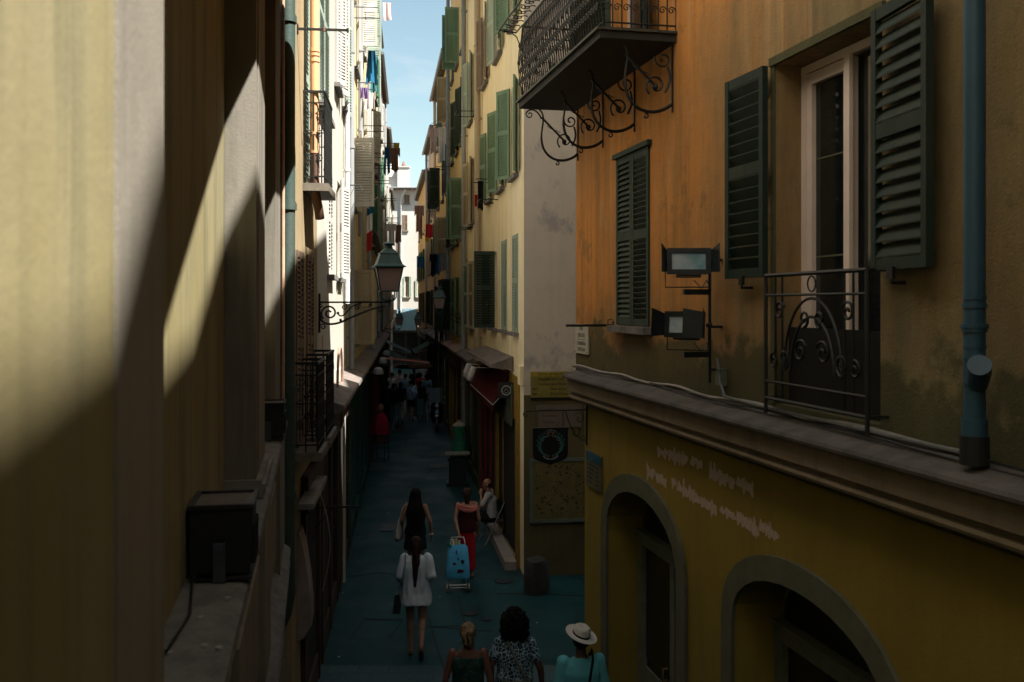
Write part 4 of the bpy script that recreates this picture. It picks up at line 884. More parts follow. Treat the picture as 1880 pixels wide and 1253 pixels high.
mb = MB(); cy = -.46; sh = shield(1); mb.rings([[(-.015, cy+a, b_) for a, b_ in sh], [(.015, cy+a, b_) for a, b_ in sh]]); mb.build('board', mat('black green sign board', (.007, .011, .013), rough=.4, bump=0), t)
TL = mat('teal painted scrollwork', (.04, .16, .16), (.06, .2, .19), bump=0); PK = mat('dusty pink ornament', (.22, .15, .13), bump=0); CRW = mat('silver white ribbon', (.3, .33, .33), bump=0)
mb = MB(); f = .0175
for s_ in (-1, 1):
    for k in range(9):
        a = -1.05+2.1*k/8; ax, az = .10*math.cos(a)+.015, -.105+.125*math.sin(a)
        mb.tube([(f, cy+s_*(ax+u*.9), az+v) for u, v in bez((-.01, -.02), (.03, -.015), (.035, .015), (.055+.015*(k % 2), .03), 6)], .006, 4)
    mb.tube([(f, cy+s_*u, v) for u, v in bez((.05, .0), (.16, -.02), (.16, -.2), (.05, -.225), 12)], .009, 4)
mb.build('crest_scrollwork', TL, t)
mb = MB()
for s_ in (-1, 1):
    mb.tube([(f+.002, cy+s_*u, v) for u, v in spiral((.035, .015), .005, .028, 0, 6, 10)], .006, 4); mb.tube([(f+.002, cy+s_*u, v) for u, v in spiral((.03, -.235), .004, .018, 0, 6, 8)], .005, 4); mb.tube([(f+.002, cy+s_*u, v) for u, v in spiral((.095, -.04), .004, .02, 0, 6, 8)], .005, 4)
mb.tube([(f, cy+.045*math.cos(a), .02+.03*math.sin(a)) for a in [math.pi*k/8 for k in range(9)]], .008, 4); mb.build('crest_ornament', PK, t)
mb = MB(); mb.tube([(f+.002, cy+u, v) for u, v in bez((-.09, -.235), (-.05, -.29), (.05, -.29), (.09, -.235), 10)], .009, 4); mb.build('ribbon', CRW, t)
me = text_mesh('RISTORANTE', .022, .0008); me.materials.append(CRW)
for k, chh in enumerate('RISTORANTE'):
    me = text_mesh(chh, .026, .0008); me.materials.append(CRW); o = link_mesh('letter', me, t)
    a = R(62-13.8*k); o.location = (f, cy-.11*math.cos(a+math.pi/2) if False else cy-(-.075*math.sin(a))*-1 if False else cy+.085*math.sin(a)*1, .0+.075*math.cos(a)); 
    o.rotation_euler = Euler((R(90), 0, 0)); o.matrix_local = Matrix.Translation((f, cy+.085*math.sin(-a), .0+.07*math.cos(a))) @ Matrix.Rotation(R(90), 4, 'Z') @ Matrix.Rotation(R(90), 4, 'X') @ Matrix.Rotation(a, 4, 'Z')
# things on the alley side wall of the cream house
def onside(px, pz, Y=17.97): p = P(px, pz, Y); return p
sang = R2.ang+R(90)                                    # local x to the right, y into the alley wall
def side_root(name, x_in, h, label, cat): return empty(name, R2.w(17.98, h, -x_in)+Vector((0, -.012, 0)), R2.ang+R(90), label, cat)
t = side_root('direction_sign', .12, 3.28, 'yellow direction sign listing sights, high on the alley wall', 'sign')
mb = MB(); mb.box((0, -.02, 0), (1.0, 0, .47)); mb.build('panel', mat('yellow green sign panel', (.20, .17, .035), (.15, .13, .03)), t)
mb = MB(); mb.box((.005, -.023, .385), (.995, -.0205, .465)); mb.build('heading_band', mat('strong yellow band', (.34, .26, .03)), t)
for z, tx in ((.425, 'Centre del Gouvernament'), (.335, 'Chapelle Ste Croix'), (.245, 'Couvent de la Visitation'), (.155, 'Palais de Justice'), (.065, 'Cours Saleya')):
    text_on(t, tx, .14 if z > .2 else .36, z, .062, INK, y=-.024, align='LEFT')
mb = MB()
for z in (.155, .065): mb.box((.05, -.024, z-.008), (.12, -.021, z+.008)); mb.hexa([(.03, -.024, z), (.06, -.024, z-.02), (.06, -.021, z-.02), (.03, -.021, z), (.03, -.024, z+.001), (.06, -.024, z+.02), (.06, -.021, z+.02), (.03, -.021, z+.001)])
mb.build('arrow', INK, t)
t = side_root('notice_board', .22, 2.72, 'dim pinkish notice board behind the hanging shield sign', 'sign')
mb = MB(); mb.box((0, -.02, 0), (.85, 0, .42)); mb.build('panel', mat('dim pink grey panel', (.13, .105, .085), (.10, .085, .07)), t)
for z, tx in ((.33, 'Chapelle'), (.22, 'Rue Droite'), (.1, 'Vieille Ville')): text_on(t, tx, .12, z, .05, INK, y=-.022, align='LEFT')
t = side_root('map_board', .10, .98, 'large framed town map in yellow with dark blocks on the alley wall', 'map board')
mb = MB()
for a, c in (((0, -.04, 0), (1.5, 0, .06)), ((0, -.04, 1.12), (1.5, 0, 1.18)), ((0, -.04, .06), (.06, 0, 1.12)), ((1.44, -.04, .06), (1.5, 0, 1.12))): mb.box(a, c)
mb.build('frame', mat('blue grey frame', (.10, .13, .12), (.08, .10, .09)), t)
mb = MB(); mb.box((.06, -.02, .06), (1.44, -.001, 1.12)); mb.build('map_sheet', mat('yellow map paper', (.13, .11, .035), (.09, .08, .035), scale=4), t)
mb = MB(); rn = random.Random(5)
for i in range(150):
    x = rn.uniform(.1, 1.36); z = rn.uniform(.1, 1.06); w_ = rn.uniform(.012, .045); h_ = rn.uniform(.012, .04)
    mb.box((x, -.0212-.0001*(i % 9), z), (min(x+w_, 1.43), -.0202, z+h_))
for i in range(26):
    x = rn.uniform(.1, 1.2); z = rn.uniform(.1, 1.0); mb.tube([(x, -.0225, z), (x+rn.uniform(.05, .2), -.0225, z+rn.uniform(-.05, .08))], .003, 4)
mb.build('map_blocks', mat('brown map ink', (.035, .025, .012), bump=0), t)
# stone wheel guard at the corner
t = empty('wheel_guard', P(985, 1087, 17.0)-Vector((0, 0, 0)), 0, 'squat dark stone wheel guard at the foot of the cream corner', 'bollard'); t.location.z = 0
mb = MB(); mb.lathe([(.23, 0), (.235, .1), (.22, .3), (.20, .48), (.17, .56), (.08, .6), (0, .61)], 16)
for v in mb.bm.verts: v.co += Vector((noise.noise(v.co*6), noise.noise(v.co*6+Vector((5, 0, 0))), noise.noise(v.co*5)))*.03
mb.build('stone', mat('rough dark stone', (.035, .032, .03), (.02, .02, .02), rough=.95, scale=9, bump=.8), t, smooth=True)
# ================================================================ STREET LANTERNS
LGRN = mat('weathered dark green lantern metal', (.012, .055, .05), (.03, .08, .07), rough=.45, scale=12, streak=True, bump=.2)
LG = mat('mauve frosted lantern glass', (.36, .27, .25), (.30, .23, .22), rough=.35, scale=2, bump=0)
def lantern(b, y, h, out, label, group='wall lanterns along the street', rz=0):
    t = b.mount('street_lamp', y, h, 0, label, 'street lamp', group)
    def q(u, v): return (0, -u, v)
    mb = MB(); k = out/.95
    mb.box((-.02, -.03, -.42), (.02, -.003, .12)); mb.box((-.012, -out-.0, -.012), (.012, -.03, .012))
    mb.tube([q(u*k, v) for u, v in spiral((.15, -.15), .02, .115, .5, 10.2, 30)], [.014-.0*i for i in range(31)], 6)
    mb.tube([q(u*k, v) for u, v in bez((.265, -.14), (.27, -.2), (.33, -.21), (.38, -.14), 8)+bez((.38, -.14), (.44, -.06), (.5, -.02), (.58, -.02), 6)[1:]], .011, 6)
    mb.tube([q(u*k, v) for u, v in bez((.02, -.14), (.0, -.34), (.22, -.33), (.38, -.24), 10)+bez((.38, -.24), (.55, -.16), (.72, -.08), (.9, -.05), 8)[1:]], .017, 6)
    for c, r_, a0, a1 in (((.35, -.065), .045, 0, 8), ((.53, -.07), .042, 3, -6), ((.84, -.11), .045, 1.5, 9), ((.06, -.34), .045, 1.5, 9), ((.03, -.04), .03, 0, 6), ((.70, -.04), .022, 0, 8)):
        mb.tube([q(u*k, v) for u, v in spiral(c, .008, r_, a0, a1, 18)], .009, 5)
    for u, v in ((.3, -.245), (.265, -.15), (.38, -.235)): mb.ell(q(u*k, v), (.016, .022, .022), 6, 5)
    mb.build('scroll_bracket', IRON, t)
    c = (0, -out, 0); M_ = Matrix.Translation(Vector(c)) @ Matrix.Rotation(rz, 4, 'Z')
    mb = MB(); r2 = math.sqrt(2)
    mb.lathe([(.012, -.06), (.03, -.045), (.012, -.02), (.03, .01), (.05, .03), (.02, .05)], 10, M=M_)
    for sx in (-1, 1):
        for sy in (-1, 1):
            mb.tube([M_ @ Vector((sx*.01, sy*.01, .02)), M_ @ Vector((sx*.07, sy*.07, .03)), M_ @ Vector((sx*.095, sy*.095, .07)), M_ @ Vector((sx*.095, sy*.095, .15))], .009, 5)
            mb.tube([M_ @ Vector((sx*.118, sy*.118, .15)), M_ @ Vector((sx*.178, sy*.178, .475))], .012, 4)
    for z, r_, t_ in ((.145, .128, .018), (.47, .188, .014)):
        mb.lathe([(r_*r2, z), (r_*r2, z+t_), (r_*r2*.86, z+t_), (r_*r2*.86, z)], 4, rot=R(45), M=M_) 
    mb.build('frame', LGRN, t)
    mb = MB(); mb.lathe([(.112*r2, .165), (.172*r2, .468)], 4, rot=R(45), M=M_); mb.build('glass', LG, t)
    mb = MB(); mb.lathe([(.215*r2, .485), (.215*r2, .495), (.19*r2, .51), (.172*r2, .53), (.125*r2, .665), (.135*r2, .672), (.13*r2, .685), (.11*r2, .69), (.08*r2, .72), (.065*r2, .735)], 4, rot=R(45), M=M_)
    mb.lathe([(.07, .73), (.055, .75), (.052, .785), (.085, .80), (.09, .812), (.06, .825), (.03, .835), (0, .84)], 12, M=M_)
    for k_ in range(8):
        a = k_*math.pi/4; 
    mb.build('roof', LGRN, t, smooth=False)
    return t
lantern(L3, 13.5, 5.02, .96, 'large dark green street lantern on a black scroll bracket, nearest of all', rz=R(8))
lantern(R4, 30.6, 4.70, .82, 'small lantern on a scroll bracket reaching left from the yellow house on the right', rz=R(-6))
lantern(L6, 45, 3.85, .8, 'distant dark lantern in front of the white end house, left of the far lantern pair')
lantern(R6, 50, 3.75, .8, 'farthest small lantern just left of the salmon house on the right')

# ================================================================ LAUNDRY, RACKS, POLES
def fab(n, c, c2=None): return mat(n, c, c2 or tuple(x*.8 for x in c), rough=.9, scale=5, spec=.1, bump=.2)
F_BLUE = fab('deep blue cloth', (.02, .12, .24)); F_WH = fab('white cloth', (.7, .68, .66)); F_PUR = fab('purple cloth', (.20, .14, .30)); F_BLK = fab('black cloth', (.015, .015, .018)); F_GRY = fab('grey cloth', (.25, .24, .25)); F_PNK = fab('pale pink cloth', (.62, .48, .46)); F_RED = fab('red cloth', (.45, .03, .03)); F_LB = fab('light blue cloth', (.25, .42, .55)); F_BRN = fab('brown cloth', (.22, .12, .09)); F_TEA = fab('teal cloth', (.04, .18, .2)); F_YEL = fab('yellow cloth', (.55, .42, .06)); F_GRN = fab('green cloth', (.03, .20, .12)); F_ORG = fab('orange cloth', (.5, .2, .04))
def garment(name, label, b, y, h, out, w_, H_, mt, kind='sheet', seed=0, group=None, along=False):
    """a piece of washing: thin folded shell; hangs perpendicular to the wall unless along"""
    t = b.w(y, h, out); rn = random.Random(seed); ph = rn.random()*6
    mb = MB(); nx, nz = 14, 10; th = .012
    def prof(u, v):                              # u 0..1, v 0 top..1 bottom
        if kind == 'shirt': hw = .5*(1.0 if v < .28 else .62+.04*v)
        elif kind == 'trousers': hw = .5*(.6+.1*v)
        elif kind == 'dress': hw = .5*(.45+.55*v)
        else: hw = .5*(1-.08*math.sin(v*3))
        x = (u-.5)*2*hw*w_
        yv = .03*math.sin(u*11+ph+v*1.5)*(.3+v)+.015*math.sin(u*23+ph)
        z = -v*H_*(1+.05*math.sin(u*7+ph))
        if kind == 'shirt' and v < .3 and abs(u-.5) > .34: z -= .10*H_*(abs(u-.5)-.34)/.16*3*v/.3+.0
        if kind == 'trousers' and v > .3: x += (.08*w_*v if u > .5 else -.08*w_*v)
        return Vector((x, yv, z))
    G = [[prof(i/nx, j/nz) for i in range(nx+1)] for j in range(nz+1)]
    F = [[mb.bm.verts.new(p) for p in r] for r in G]; B = [[mb.bm.verts.new(p+Vector((0, th, 0))) for p in r] for r in G]
    for j in range(nz):
        for i in range(nx):
            if kind == 'trousers' and j > 3 and i == nx//2: continue
            mb._f([F[j][i], F[j][i+1], F[j+1][i+1], F[j+1][i]]); mb._f([B[j][i], B[j+1][i], B[j+1][i+1], B[j][i+1]])
    for j in range(nz):
        for i in (0, nx): mb._f([F[j][i], F[j+1][i], B[j+1][i], B[j][i]])
    for i in range(nx):
        for j in (0, nz): mb._f([F[j][i], F[j][i+1], B[j][i+1], B[j][i]])
    o = mb.build(name, mt, None, smooth=True); o.location = t; o.rotation_euler = (0, 0, b.ang+(0 if along else R(90)))
    tag(o, label, {'trousers': 'trousers', 'shirt': 'shirt', 'dress': 'dress'}.get(kind, 'cloth'), group); return o
def rack(b, y, h, out, label, n=2, L=.7, diag=False):
    t = b.mount('drying_rack', y, h, 0, label, 'drying rack', 'drying racks and poles on the facades')
    mb = MB(); mb.tube([(b.sg*L, -.003, 0), (b.sg*L, -out, 0)], .012, 5); mb.build('arm', IRON, t)
    mb = MB(); mb.tube([(0, -.003, 0), (0, -out, 0)], .012, 5)
    if diag: mb.tube([(0, -.003, .5), (0, -out, 0)], .008, 5)
    mb.build('arm', IRON, t)
    mb = MB()
    for k in range(n): mb.tube([(0, -out*(k+1)/n, 0), (b.sg*L, -out*(k+1)/n, 0)], .005, 4)
    mb.build('rail', GP, t); return t
LG_ = 'washing hung from the facades'
rack(L4, 25.6, 12.0, .5, 'drying rack of the blue garment high on the left'); garment('trousers', 'long deep blue garment hanging high on the left facade', L4, 26.2, 11.95, .25, .34, 1.05, F_BLUE, 'dress', 1, LG_); garment('towel', 'blue towel half behind the long blue garment', L4, 26.5, 11.7, .30, .2, 1.0, F_TEA, 'sheet', 12, LG_)
rack(L4, 22.6, 10.1, .45, 'drying rack of the little purple and white washing'); garment('socks', 'little purple cloth hanging on the left white facade', L4, 22.9, 10.05, .2, .2, .25, F_PUR, 'sheet', 2, LG_); garment('tea_towel', 'cream cloth beside the little purple one', L4, 23.2, 10.0, .32, .25, .38, F_WH, 'sheet', 3, LG_); garment('sock', 'small dark sock right of the cream cloth', L4, 23.5, 9.85, .40, .09, .22, F_BLK, 'sheet', 4, LG_)
rack(L5, 37.2, 11.1, .8, 'drying rack with jeans and brown shirt, upper left far'); garment('jeans', 'pair of blue jeans hanging from the far left facade', L5, 37.5, 11.0, .4, .3, 1.05, F_BLUE, 'trousers', 5, LG_); garment('shirt', 'brown shirt hanging next to the blue jeans', L5, 37.7, 11.0, .7, .4, .9, F_BRN, 'shirt', 6, LG_); garment('vest', 'yellow green top above the brown shirt', L5, 38, 11.25, .75, .25, .4, F_YEL, 'sheet', 7, LG_)
rack(L6, 44.2, 8.65, .8, 'drying rack with white washing behind the big lantern'); garment('shirt', 'white shirt drying behind the cap of the big lantern', L6, 44.4, 8.6, .45, .45, .95, F_WH, 'shirt', 8, LG_); garment('towel', 'beige towel beside the white shirt above the lantern', L6, 44.7, 8.6, .75, .3, .8, F_BRN, 'sheet', 9, LG_)
garment('pillowcase', 'pink and blue cloth at the very top of the left roofline', L5, 33.5, 15.3, .5, .3, .6, F_PNK, 'sheet', 10, LG_)
garment('cloth', 'dark and lavender cloth hanging beside the vivid green shutters', L4, 28.2, 4.85, .2, .25, .8, F_LB, 'sheet', 11, LG_)
rack(R5, 38.5, 12.0, .75, 'drying rack of the pale washing high on the right', diag=True); garment('shirt', 'pale pink shirt hanging high on the right facade', R5, 38.6, 11.9, .6, .4, 1.0, F_PNK, 'shirt', 13, LG_); garment('sheet', 'white sheet beside the pale pink shirt', R5, 38.4, 11.9, .25, .35, 1.35, F_WH, 'sheet', 14, LG_)
rack(R5, 38.2, 6.95, .65, 'drying rack full of dark washing above the small lantern')
for k, (o_, w_, H_, m_, kd, lb) in enumerate(((.62, .28, .85, F_BLK, 'shirt', 'black shirt, leftmost of the washing above the small lantern'), (.5, .25, .8, F_BLUE, 'sheet', 'blue cloth in the washing above the small lantern'), (.34, .3, .7, F_GRY, 'shirt', 'grey shirt in the washing above the small lantern'), (.12, .28, .6, F_GRY, 'sheet', 'grey cloth nearest the wall above the small lantern'))):
    garment('shirt' if kd == 'shirt' else 'cloth', lb, R5, 38.3+.06*k, 6.93, o_, w_, H_, m_, kd, 20+k, LG_)
rack(R5, 38.2, 3.95, .6, 'low drying rack with dark trousers on the right')
for k, o_ in enumerate((.5, .3, .1)): garment('trousers', ('dark trousers, left one of three on the low rack', 'dark trousers, middle one of three on the low rack', 'dark trousers, right one of three nearest the wall')[k], R5, 38.3, 3.93, o_, .19, .72, F_BLK, 'trousers', 30+k, LG_)
garment('shirt', 'brown and black shirt in front of the sunlit end house, right edge', R6, 54, 10.4, .6, .5, 1.5, F_BRN, 'shirt', 40, LG_); garment('towel', 'small blue cloth at the left edge of the salmon house', R6, 52, 7.5, .6, .35, .6, F_BLUE, 'sheet', 41, LG_)
garment('cloth', 'red cloth on a window sill of the salmon house', R6, 48.2, 8.9, .3, .4, .65, F_RED, 'sheet', 42, LG_); garment('cloth', 'yellow cloth beside the red one on the salmon house', R6, 49.3, 8.5, .35, .25, .4, F_YEL, 'sheet', 43, LG_)
rack(R2, 23.6, 8.0, .35, 'drying rack on the cream corner house'); garment('cloth', 'dark cloth with a red edge hanging from the cream corner house', R2, 24.0, 8.0, .2, .14, .7, F_BLK, 'sheet', 44, LG_); garment('cloth', 'narrow red cloth beside the dark one on the cream corner house', R2, 24.3, 7.7, .28, .08, .3, F_RED, 'sheet', 45, LG_)
for i, (b, y, h, o_) in enumerate(((L4, 20.8, 11.3, .6), (L4, 24.2, 9.4, .6), (L3, 19.0, 7.3, .3), (L4, 26, 9.0, .5), (L5, 31, 8.9, .6), (L5, 34, 9.8, .7), (R2, 22.1, 7.35, .4), (R3, 26.5, 10.2, .6), (R3, 28.2, 7.2, .4), (R4, 33.6, 7.0, .5), (R4, 36.5, 10.1, .6), (R5, 41, 9.3, .7), (R5, 44, 9.2, .6), (L6, 41, 9.4, .7), (L6, 43, 6.6, .6), (L7, 50, 9.4, .7))):
    rack(b, y, h, o_, ('bare drying rack %s' % ('high over the beige shutters, left', 'under the blue garment, left', 'below the white shutters, left', 'beside the satellite dish, left', 'on the first bay of the cream house, left', 'on the middle bay of the cream house, left', 'on the cream corner house by its pipe', 'high on the narrow pale yellow house', 'low on the narrow pale yellow house', 'low on the tall yellow house', 'high on the tall yellow house', 'on the orange house near its pipe', 'at the far end of the orange house', 'high on the pale house far left', 'low on the pale house far left', 'on the white house before the last, left')[i]), 2, .8)
t = L4.mount('satellite_dish', 27.2, 6.6, .05, 'dark satellite dish seen almost edge on at the left facade', 'satellite dish')
M_ = Matrix.Translation((0, -.32, 0)) @ Matrix.Rotation(R(14), 4, 'Z') @ Matrix.Rotation(R(78), 4, 'X')
mb = MB(); mb.lathe([(.03, .10), (.2, .085), (.36, .04), (.43, 0), (.43, -.012), (.36, .025), (.2, .07), (0, .085)], 24, M=M_); mb.build('dish', mat('grey dish', (.10, .10, .09), (.06, .06, .055), rough=.5), t, smooth=True)
mb = MB(); mb.tube([(0, 0, 0), (0, -.28, 0)], .018, 6); mb.tube([M_ @ Vector((0, .4, 0)), M_ @ Vector((0, .1, -.35))], .01, 5); mb.build('arm', GP, t)
t = L4.mount('flag', 25.2, 7.5, .0, 'blue white and red flag hanging limp on the yellow part of the left facade', 'flag')
mb = MB(); mb.tube([(0, -.003, -.1), (0, -.45, .25)], .012, 6); mb.build('flagpole', WHITE, t)
for k, (m_, z0, z1) in enumerate(((F_BLUE, .15, -.25), (F_WH, -.25, -.7), (F_RED, -.7, -1.2))):
    mb = MB(); n = 8
    rs = []
    for j in range(5):
        z = z0+(z1-z0)*j/4; wv = [(-.005+.02*math.sin(i*1.3+z*3), -.16-.17*i/n*(1-.25*abs(z)), z+.1*i/n) for i in range(n+1)]
        rs.append([Vector(p) for p in wv]+[Vector((p[0]+.008, p[1], p[2])) for p in wv[::-1]])
    mb.rings(rs); mb.build('flag_stripe', m_, t, smooth=True)
# house number plate under the lantern, cable hoop on the ledge
mb = MB(); boxl(L3, 14.05, 14.3, 4.2, 4.55, .003, .02, mb); mb.build('number_plate', mat('worn pink plate', (.5, .33, .28), (.55, .45, .38)), L3.root)
mb = MB(); mb.tube([L3.l(16.0+.55*math.cos(a), 3.66+.62*math.sin(a), .12) for a in [math.pi*k/16 for k in range(17)]], .022, 7); mb.build('pipe_hoop', mat('rust pink pipe', (.35, .2, .14)), L3.root, smooth=True)
mb = MB(); boxl(L3, 16.2, 16.9, 3.70, 3.9, .01, .1, mb); mb.build('mortar_lump', WHP, L3.root)

# ================================================================ AWNINGS, PARASOLS, SHOP FITTINGS
def awning(b, ya, yb, h0, h1, out, mt, label, valance=.15):
    t = b.mount('awning', ya, h1, 0, label, 'awning')
    L = (yb-ya)*b.n*b.sg; dz = h0-h1
    mb = MB(); n = 8; rs = []
    for i in range(n+1):
        x = L*i/n; rs.append([Vector((x, -.004, dz)), Vector((x, -.004, dz+.012)), Vector((x, -out*.5, dz*.5+.005-.03*math.sin(math.pi*2*i/n)**2+.0)), Vector((x, -out, .012)), Vector((x, -out, 0)), Vector((x, -out*.5, dz*.5-.015-.03*math.sin(math.pi*2*i/n)**2))])
    mb.rings(rs); mb.build('canopy', mt, t)
    mb = MB(); v = [Vector((L*i/n, -out+.003*(-1)**i, 0)) for i in range(n+1)]
    mb.rings([[p+Vector((0, -.003, -.002)), p+Vector((0, .003, -.002)), p+Vector((0, .003, -valance*(1-.15*(i % 2)))), p+Vector((0, -.003, -valance*(1-.15*(i % 2))))] for i, p in enumerate(v)]); mb.build('valance', mt, t)
    mb = MB(); mb.tube([(0, -.01, dz-.3), (0, -out, .0)], .012, 5); mb.build('arm', GP, t); mb = MB(); mb.tube([(L, -.01, dz-.3), (L, -out, .0)], .012, 5); mb.tube([(0, -out, -.0), (L, -out, 0)], .014, 6); mb.build('arm', GP, t); return t
AWR = fab('dark red awning cloth', (.06, .008, .010)); AWP = fab('faded red awning cloth', (.42, .16, .13)); AWB = fab('light blue awning cloth', (.09, .16, .20)); AWN = fab('dark brown parasol cloth', (.07, .035, .02)); AWG = fab('dark green awning cloth', (.03, .07, .05))
awning(R2, 19.9, 25.0, 3.62, 2.95, .36, AWR, 'dark red awning over the shop in the cream corner house')
awning(L5, 37.2, 38.2, 2.95, 2.72, 2.0, AWP, 'faded red awning stretched across half the street in the distance', .1)
awning(EB, -8.9, -7.35, 4.6, 3.0, 1.2, AWB, 'large light blue awning on the sunlit end house', .1)
awning(L7, 49, 52, 3.1, 2.5, 1.3, AWB, 'small light blue awning under the faded red one', .1); awning(L6, 39.5, 43.5, 3.15, 2.55, 1.2, AWG, 'dark green awning at left in the distance')
awning(R6, 48, 52, 3.15, 2.6, 1.0, AWG, 'dark green awning at right in the distance')
t = empty('parasol', (-4.35, 44, 0), 0, 'dark brown market parasol above the crowd', 'parasol')
mb = MB(); mb.lathe([(.85, 2.12), (.87, 2.17), (.45, 2.42), (.02, 2.58), (0, 2.5), (.4, 2.33)], 8); mb.build('canopy', AWN, t)
mb = MB(); mb.tube([(0, 0, 0), (0, 0, 2.5)], .022, 8); mb.lathe([(.25, 0), (.25, .06), (.05, .09)], 12); mb.build('pole', GP, t)
def spot(y, lb):
    t = R2.mount('spotlight', y, 3.55, 0, lb, 'spotlight', 'white shop spotlights on arms')
    mb = MB(); mb.tube([(0, -.003, 0), (0, -.52, 0)], .012, 6); mb.build('arm', WHITE, t)
    M_ = Matrix.Translation((0, -.55, -.05)) @ Matrix.Rotation(R(-18), 4, 'X') @ Matrix.Rotation(R(10), 4, 'Y')
    mb = MB(); mb.lathe([(.02, .08), (.06, .07), (.075, .02), (.085, -.12), (.075, -.22), (.05, -.26), (.045, -.24)], 14, M=M_); mb.build('lamp_housing', mat('glossy white plastic', (.6, .58, .55), rough=.3, bump=0), t, smooth=True)
spot(22.3, 'nearer white spotlight on an arm over the red shop'); spot(23.4, 'farther white spotlight on an arm over the red shop')
t = R2.mount('box_sign', 19.3, 3.15, 0, 'small dark box sign with a pale ring emblem near the awning end', 'sign')
mb = MB(); mb.box((-.06, -.32, 0), (.06, -.02, .3)); mb.build('box', INK, t)
mb = MB(); mb.tube([(.062, -.17+.09*math.cos(a), .15+.09*math.sin(a)) for a in [2*math.pi*k/16 for k in range(17)]], .014, 5); mb.tube([(.062, -.17-.05, .13), (.062, -.17, .19), (.062, -.12, .12), (.062, -.2, .1)], .01, 4); mb.build('emblem', CRW, t)
o = text_on(sb, 'SORBETTI', 0, 0, .25, INK, sx=1.1, name='lettering'); pc = R2.l(20.4, 3.0, .09); o.location = pc
# fixtures along the left shop wall
for y, lb in ((25, 'grey swivel floodlight on the left shop ledge, nearer'), (29.5, 'grey swivel floodlight on the left shop ledge, middle'), (34, 'grey swivel floodlight on the left shop ledge, farther')):
    b = L4 if y < 28.6 else L5
    t = b.mount('floodlight', y, 3.2, .0, lb, 'floodlight', 'grey floodlights under the left ledge')
    mb = MB(); mb.tube([(0, -.003, 0), (0, -.4, .08)], .014, 6); mb.build('arm', GP, t)
    mb = MB(); mb.lathe([(.05, .1), (.11, .06), (.14, -.05), (.13, -.08), (.06, -.06)], 12, (0, -.46, .08)); mb.build('housing', GP, t, smooth=True)
# iron bracket on the near left, white cable hanging
t = L2.mount('iron_bracket', 12.75, 2.35, 0, 'thin black iron bracket standing out low on the left wall', 'bracket')
mb = MB(); mb.box((-.012, -.62, -.012), (.012, -.004, .012)); mb.box((-.012, -.02, -.42), (.012, -.004, -.012)); mb.tube([(0, -.012, -.28), (0, -.25, -.01)], .01, 4); mb.build('frame', IRON, t)
mb = MB(); mb.tube([L2.l(10.62+.9*k/14*.5, 3.0-1.25*k/14, .27+.1*math.sin(math.pi*k/14)) for k in range(15)], .007, 5); mb.build('white_cable', mat('white cable', (.4, .38, .35)), L2.root, smooth=True)

# garment stand with the red shawl, left
t = empty('garment_stand', (-4.18, 31.2, 0), R(-10), 'garment stand with a red shawl over a patterned skirt, left side of the street', 'garment stand')
mb = MB()
for x in (-.2, .2):
    for y in (-.2, .2): mb.tube([(x, y, 0), (x, y, .85)], .015, 5)
for z in (.02, .4, .85):
    for a, c in (((-.2, -.2), (.2, -.2)), ((.2, -.2), (.2, .2)), ((.2, .2), (-.2, .2)), ((-.2, .2), (-.2, -.2))): mb.tube([(a[0], a[1], z), (c[0], c[1], z)], .01, 4)
mb.build('frame', IRON, t)
def soft(prof, seg=20, amp=.03, f=6, sx=1, sy=.7, c=(0, 0, 0)):
    mb = MB(); rs = []
    for i, (r, z) in enumerate(prof): rs.append([Vector((c[0]+math.cos(2*math.pi*k/seg)*r*sx*(1+amp*math.sin(f*2*math.pi*k/seg+i*.4)), c[1]+math.sin(2*math.pi*k/seg)*r*sy*(1+amp*math.sin(f*2*math.pi*k/seg+i*.4)), c[2]+z)) for k in range(seg)])
    mb.rings(rs); return mb
soft([(.26, .55), (.24, .8), (.20, 1.0)], amp=.08).build('patterned_skirt', mat('dark patterned cloth', (.10, .03, .03), (.02, .03, .03), scale=14, rough=.9), t, smooth=True)
soft([(.27, .85), (.27, 1.1), (.22, 1.35), (.12, 1.5), (.05, 1.56)], amp=.1).build('shawl', fab('crimson shawl', (.30, .015, .04)), t, smooth=True)
mb = MB(); mb.ell((0, 0, 1.68), (.12, .12, .14), 12, 8); mb.build('hat', F_BRN, t, smooth=True)
# mannequin in a green dress
t = empty('mannequin', (-1.58, 29.3, 0), 0, 'headless mannequin in a green dress on the right kerb', 'mannequin')
soft([(.06, 1.52), (.065, 1.46), (.18, 1.40), (.20, 1.34)], amp=0, sy=.55).build('bust', mat('cream mannequin', (.42, .36, .26), rough=.5), t, smooth=True)
soft([(.20, 1.345), (.185, 1.2), (.14, 1.05), (.19, .9), (.24, .6), (.27, .45)], amp=.06, f=7, sy=.6).build('dress', mat('green shimmering cloth', (.02, .22, .12), (.01, .1, .06), scale=10, rough=.5), t, smooth=True)
mb = MB(); mb.tube([(0, 0, 0), (0, 0, .9)], .018, 6); mb.lathe([(.2, 0), (.2, .02), (.03, .04)], 14); mb.build('stand', IRON, t)
# display table
t = empty('display_table', (-1.5, 27.0, 0), R(4), 'small black display stand with a flat pale tray top', 'table')
mb = MB(); mb.box((-.34, -.3, .86), (.34, .3, .89)); mb.build('table_top', mat('pale tray', (.22, .2, .14), (.06, .07, .05), scale=10), t)
mb = MB(); mb.box((-.24, -.2, .1), (.24, .2, .72)); mb.box((-.27, -.23, .7), (.27, .23, .76)); mb.box((-.2, -.16, .76), (.2, .16, .86)); mb.box((-.3, -.26, 0), (.3, .26, .1)); mb.build('cabinet', BLK, t)
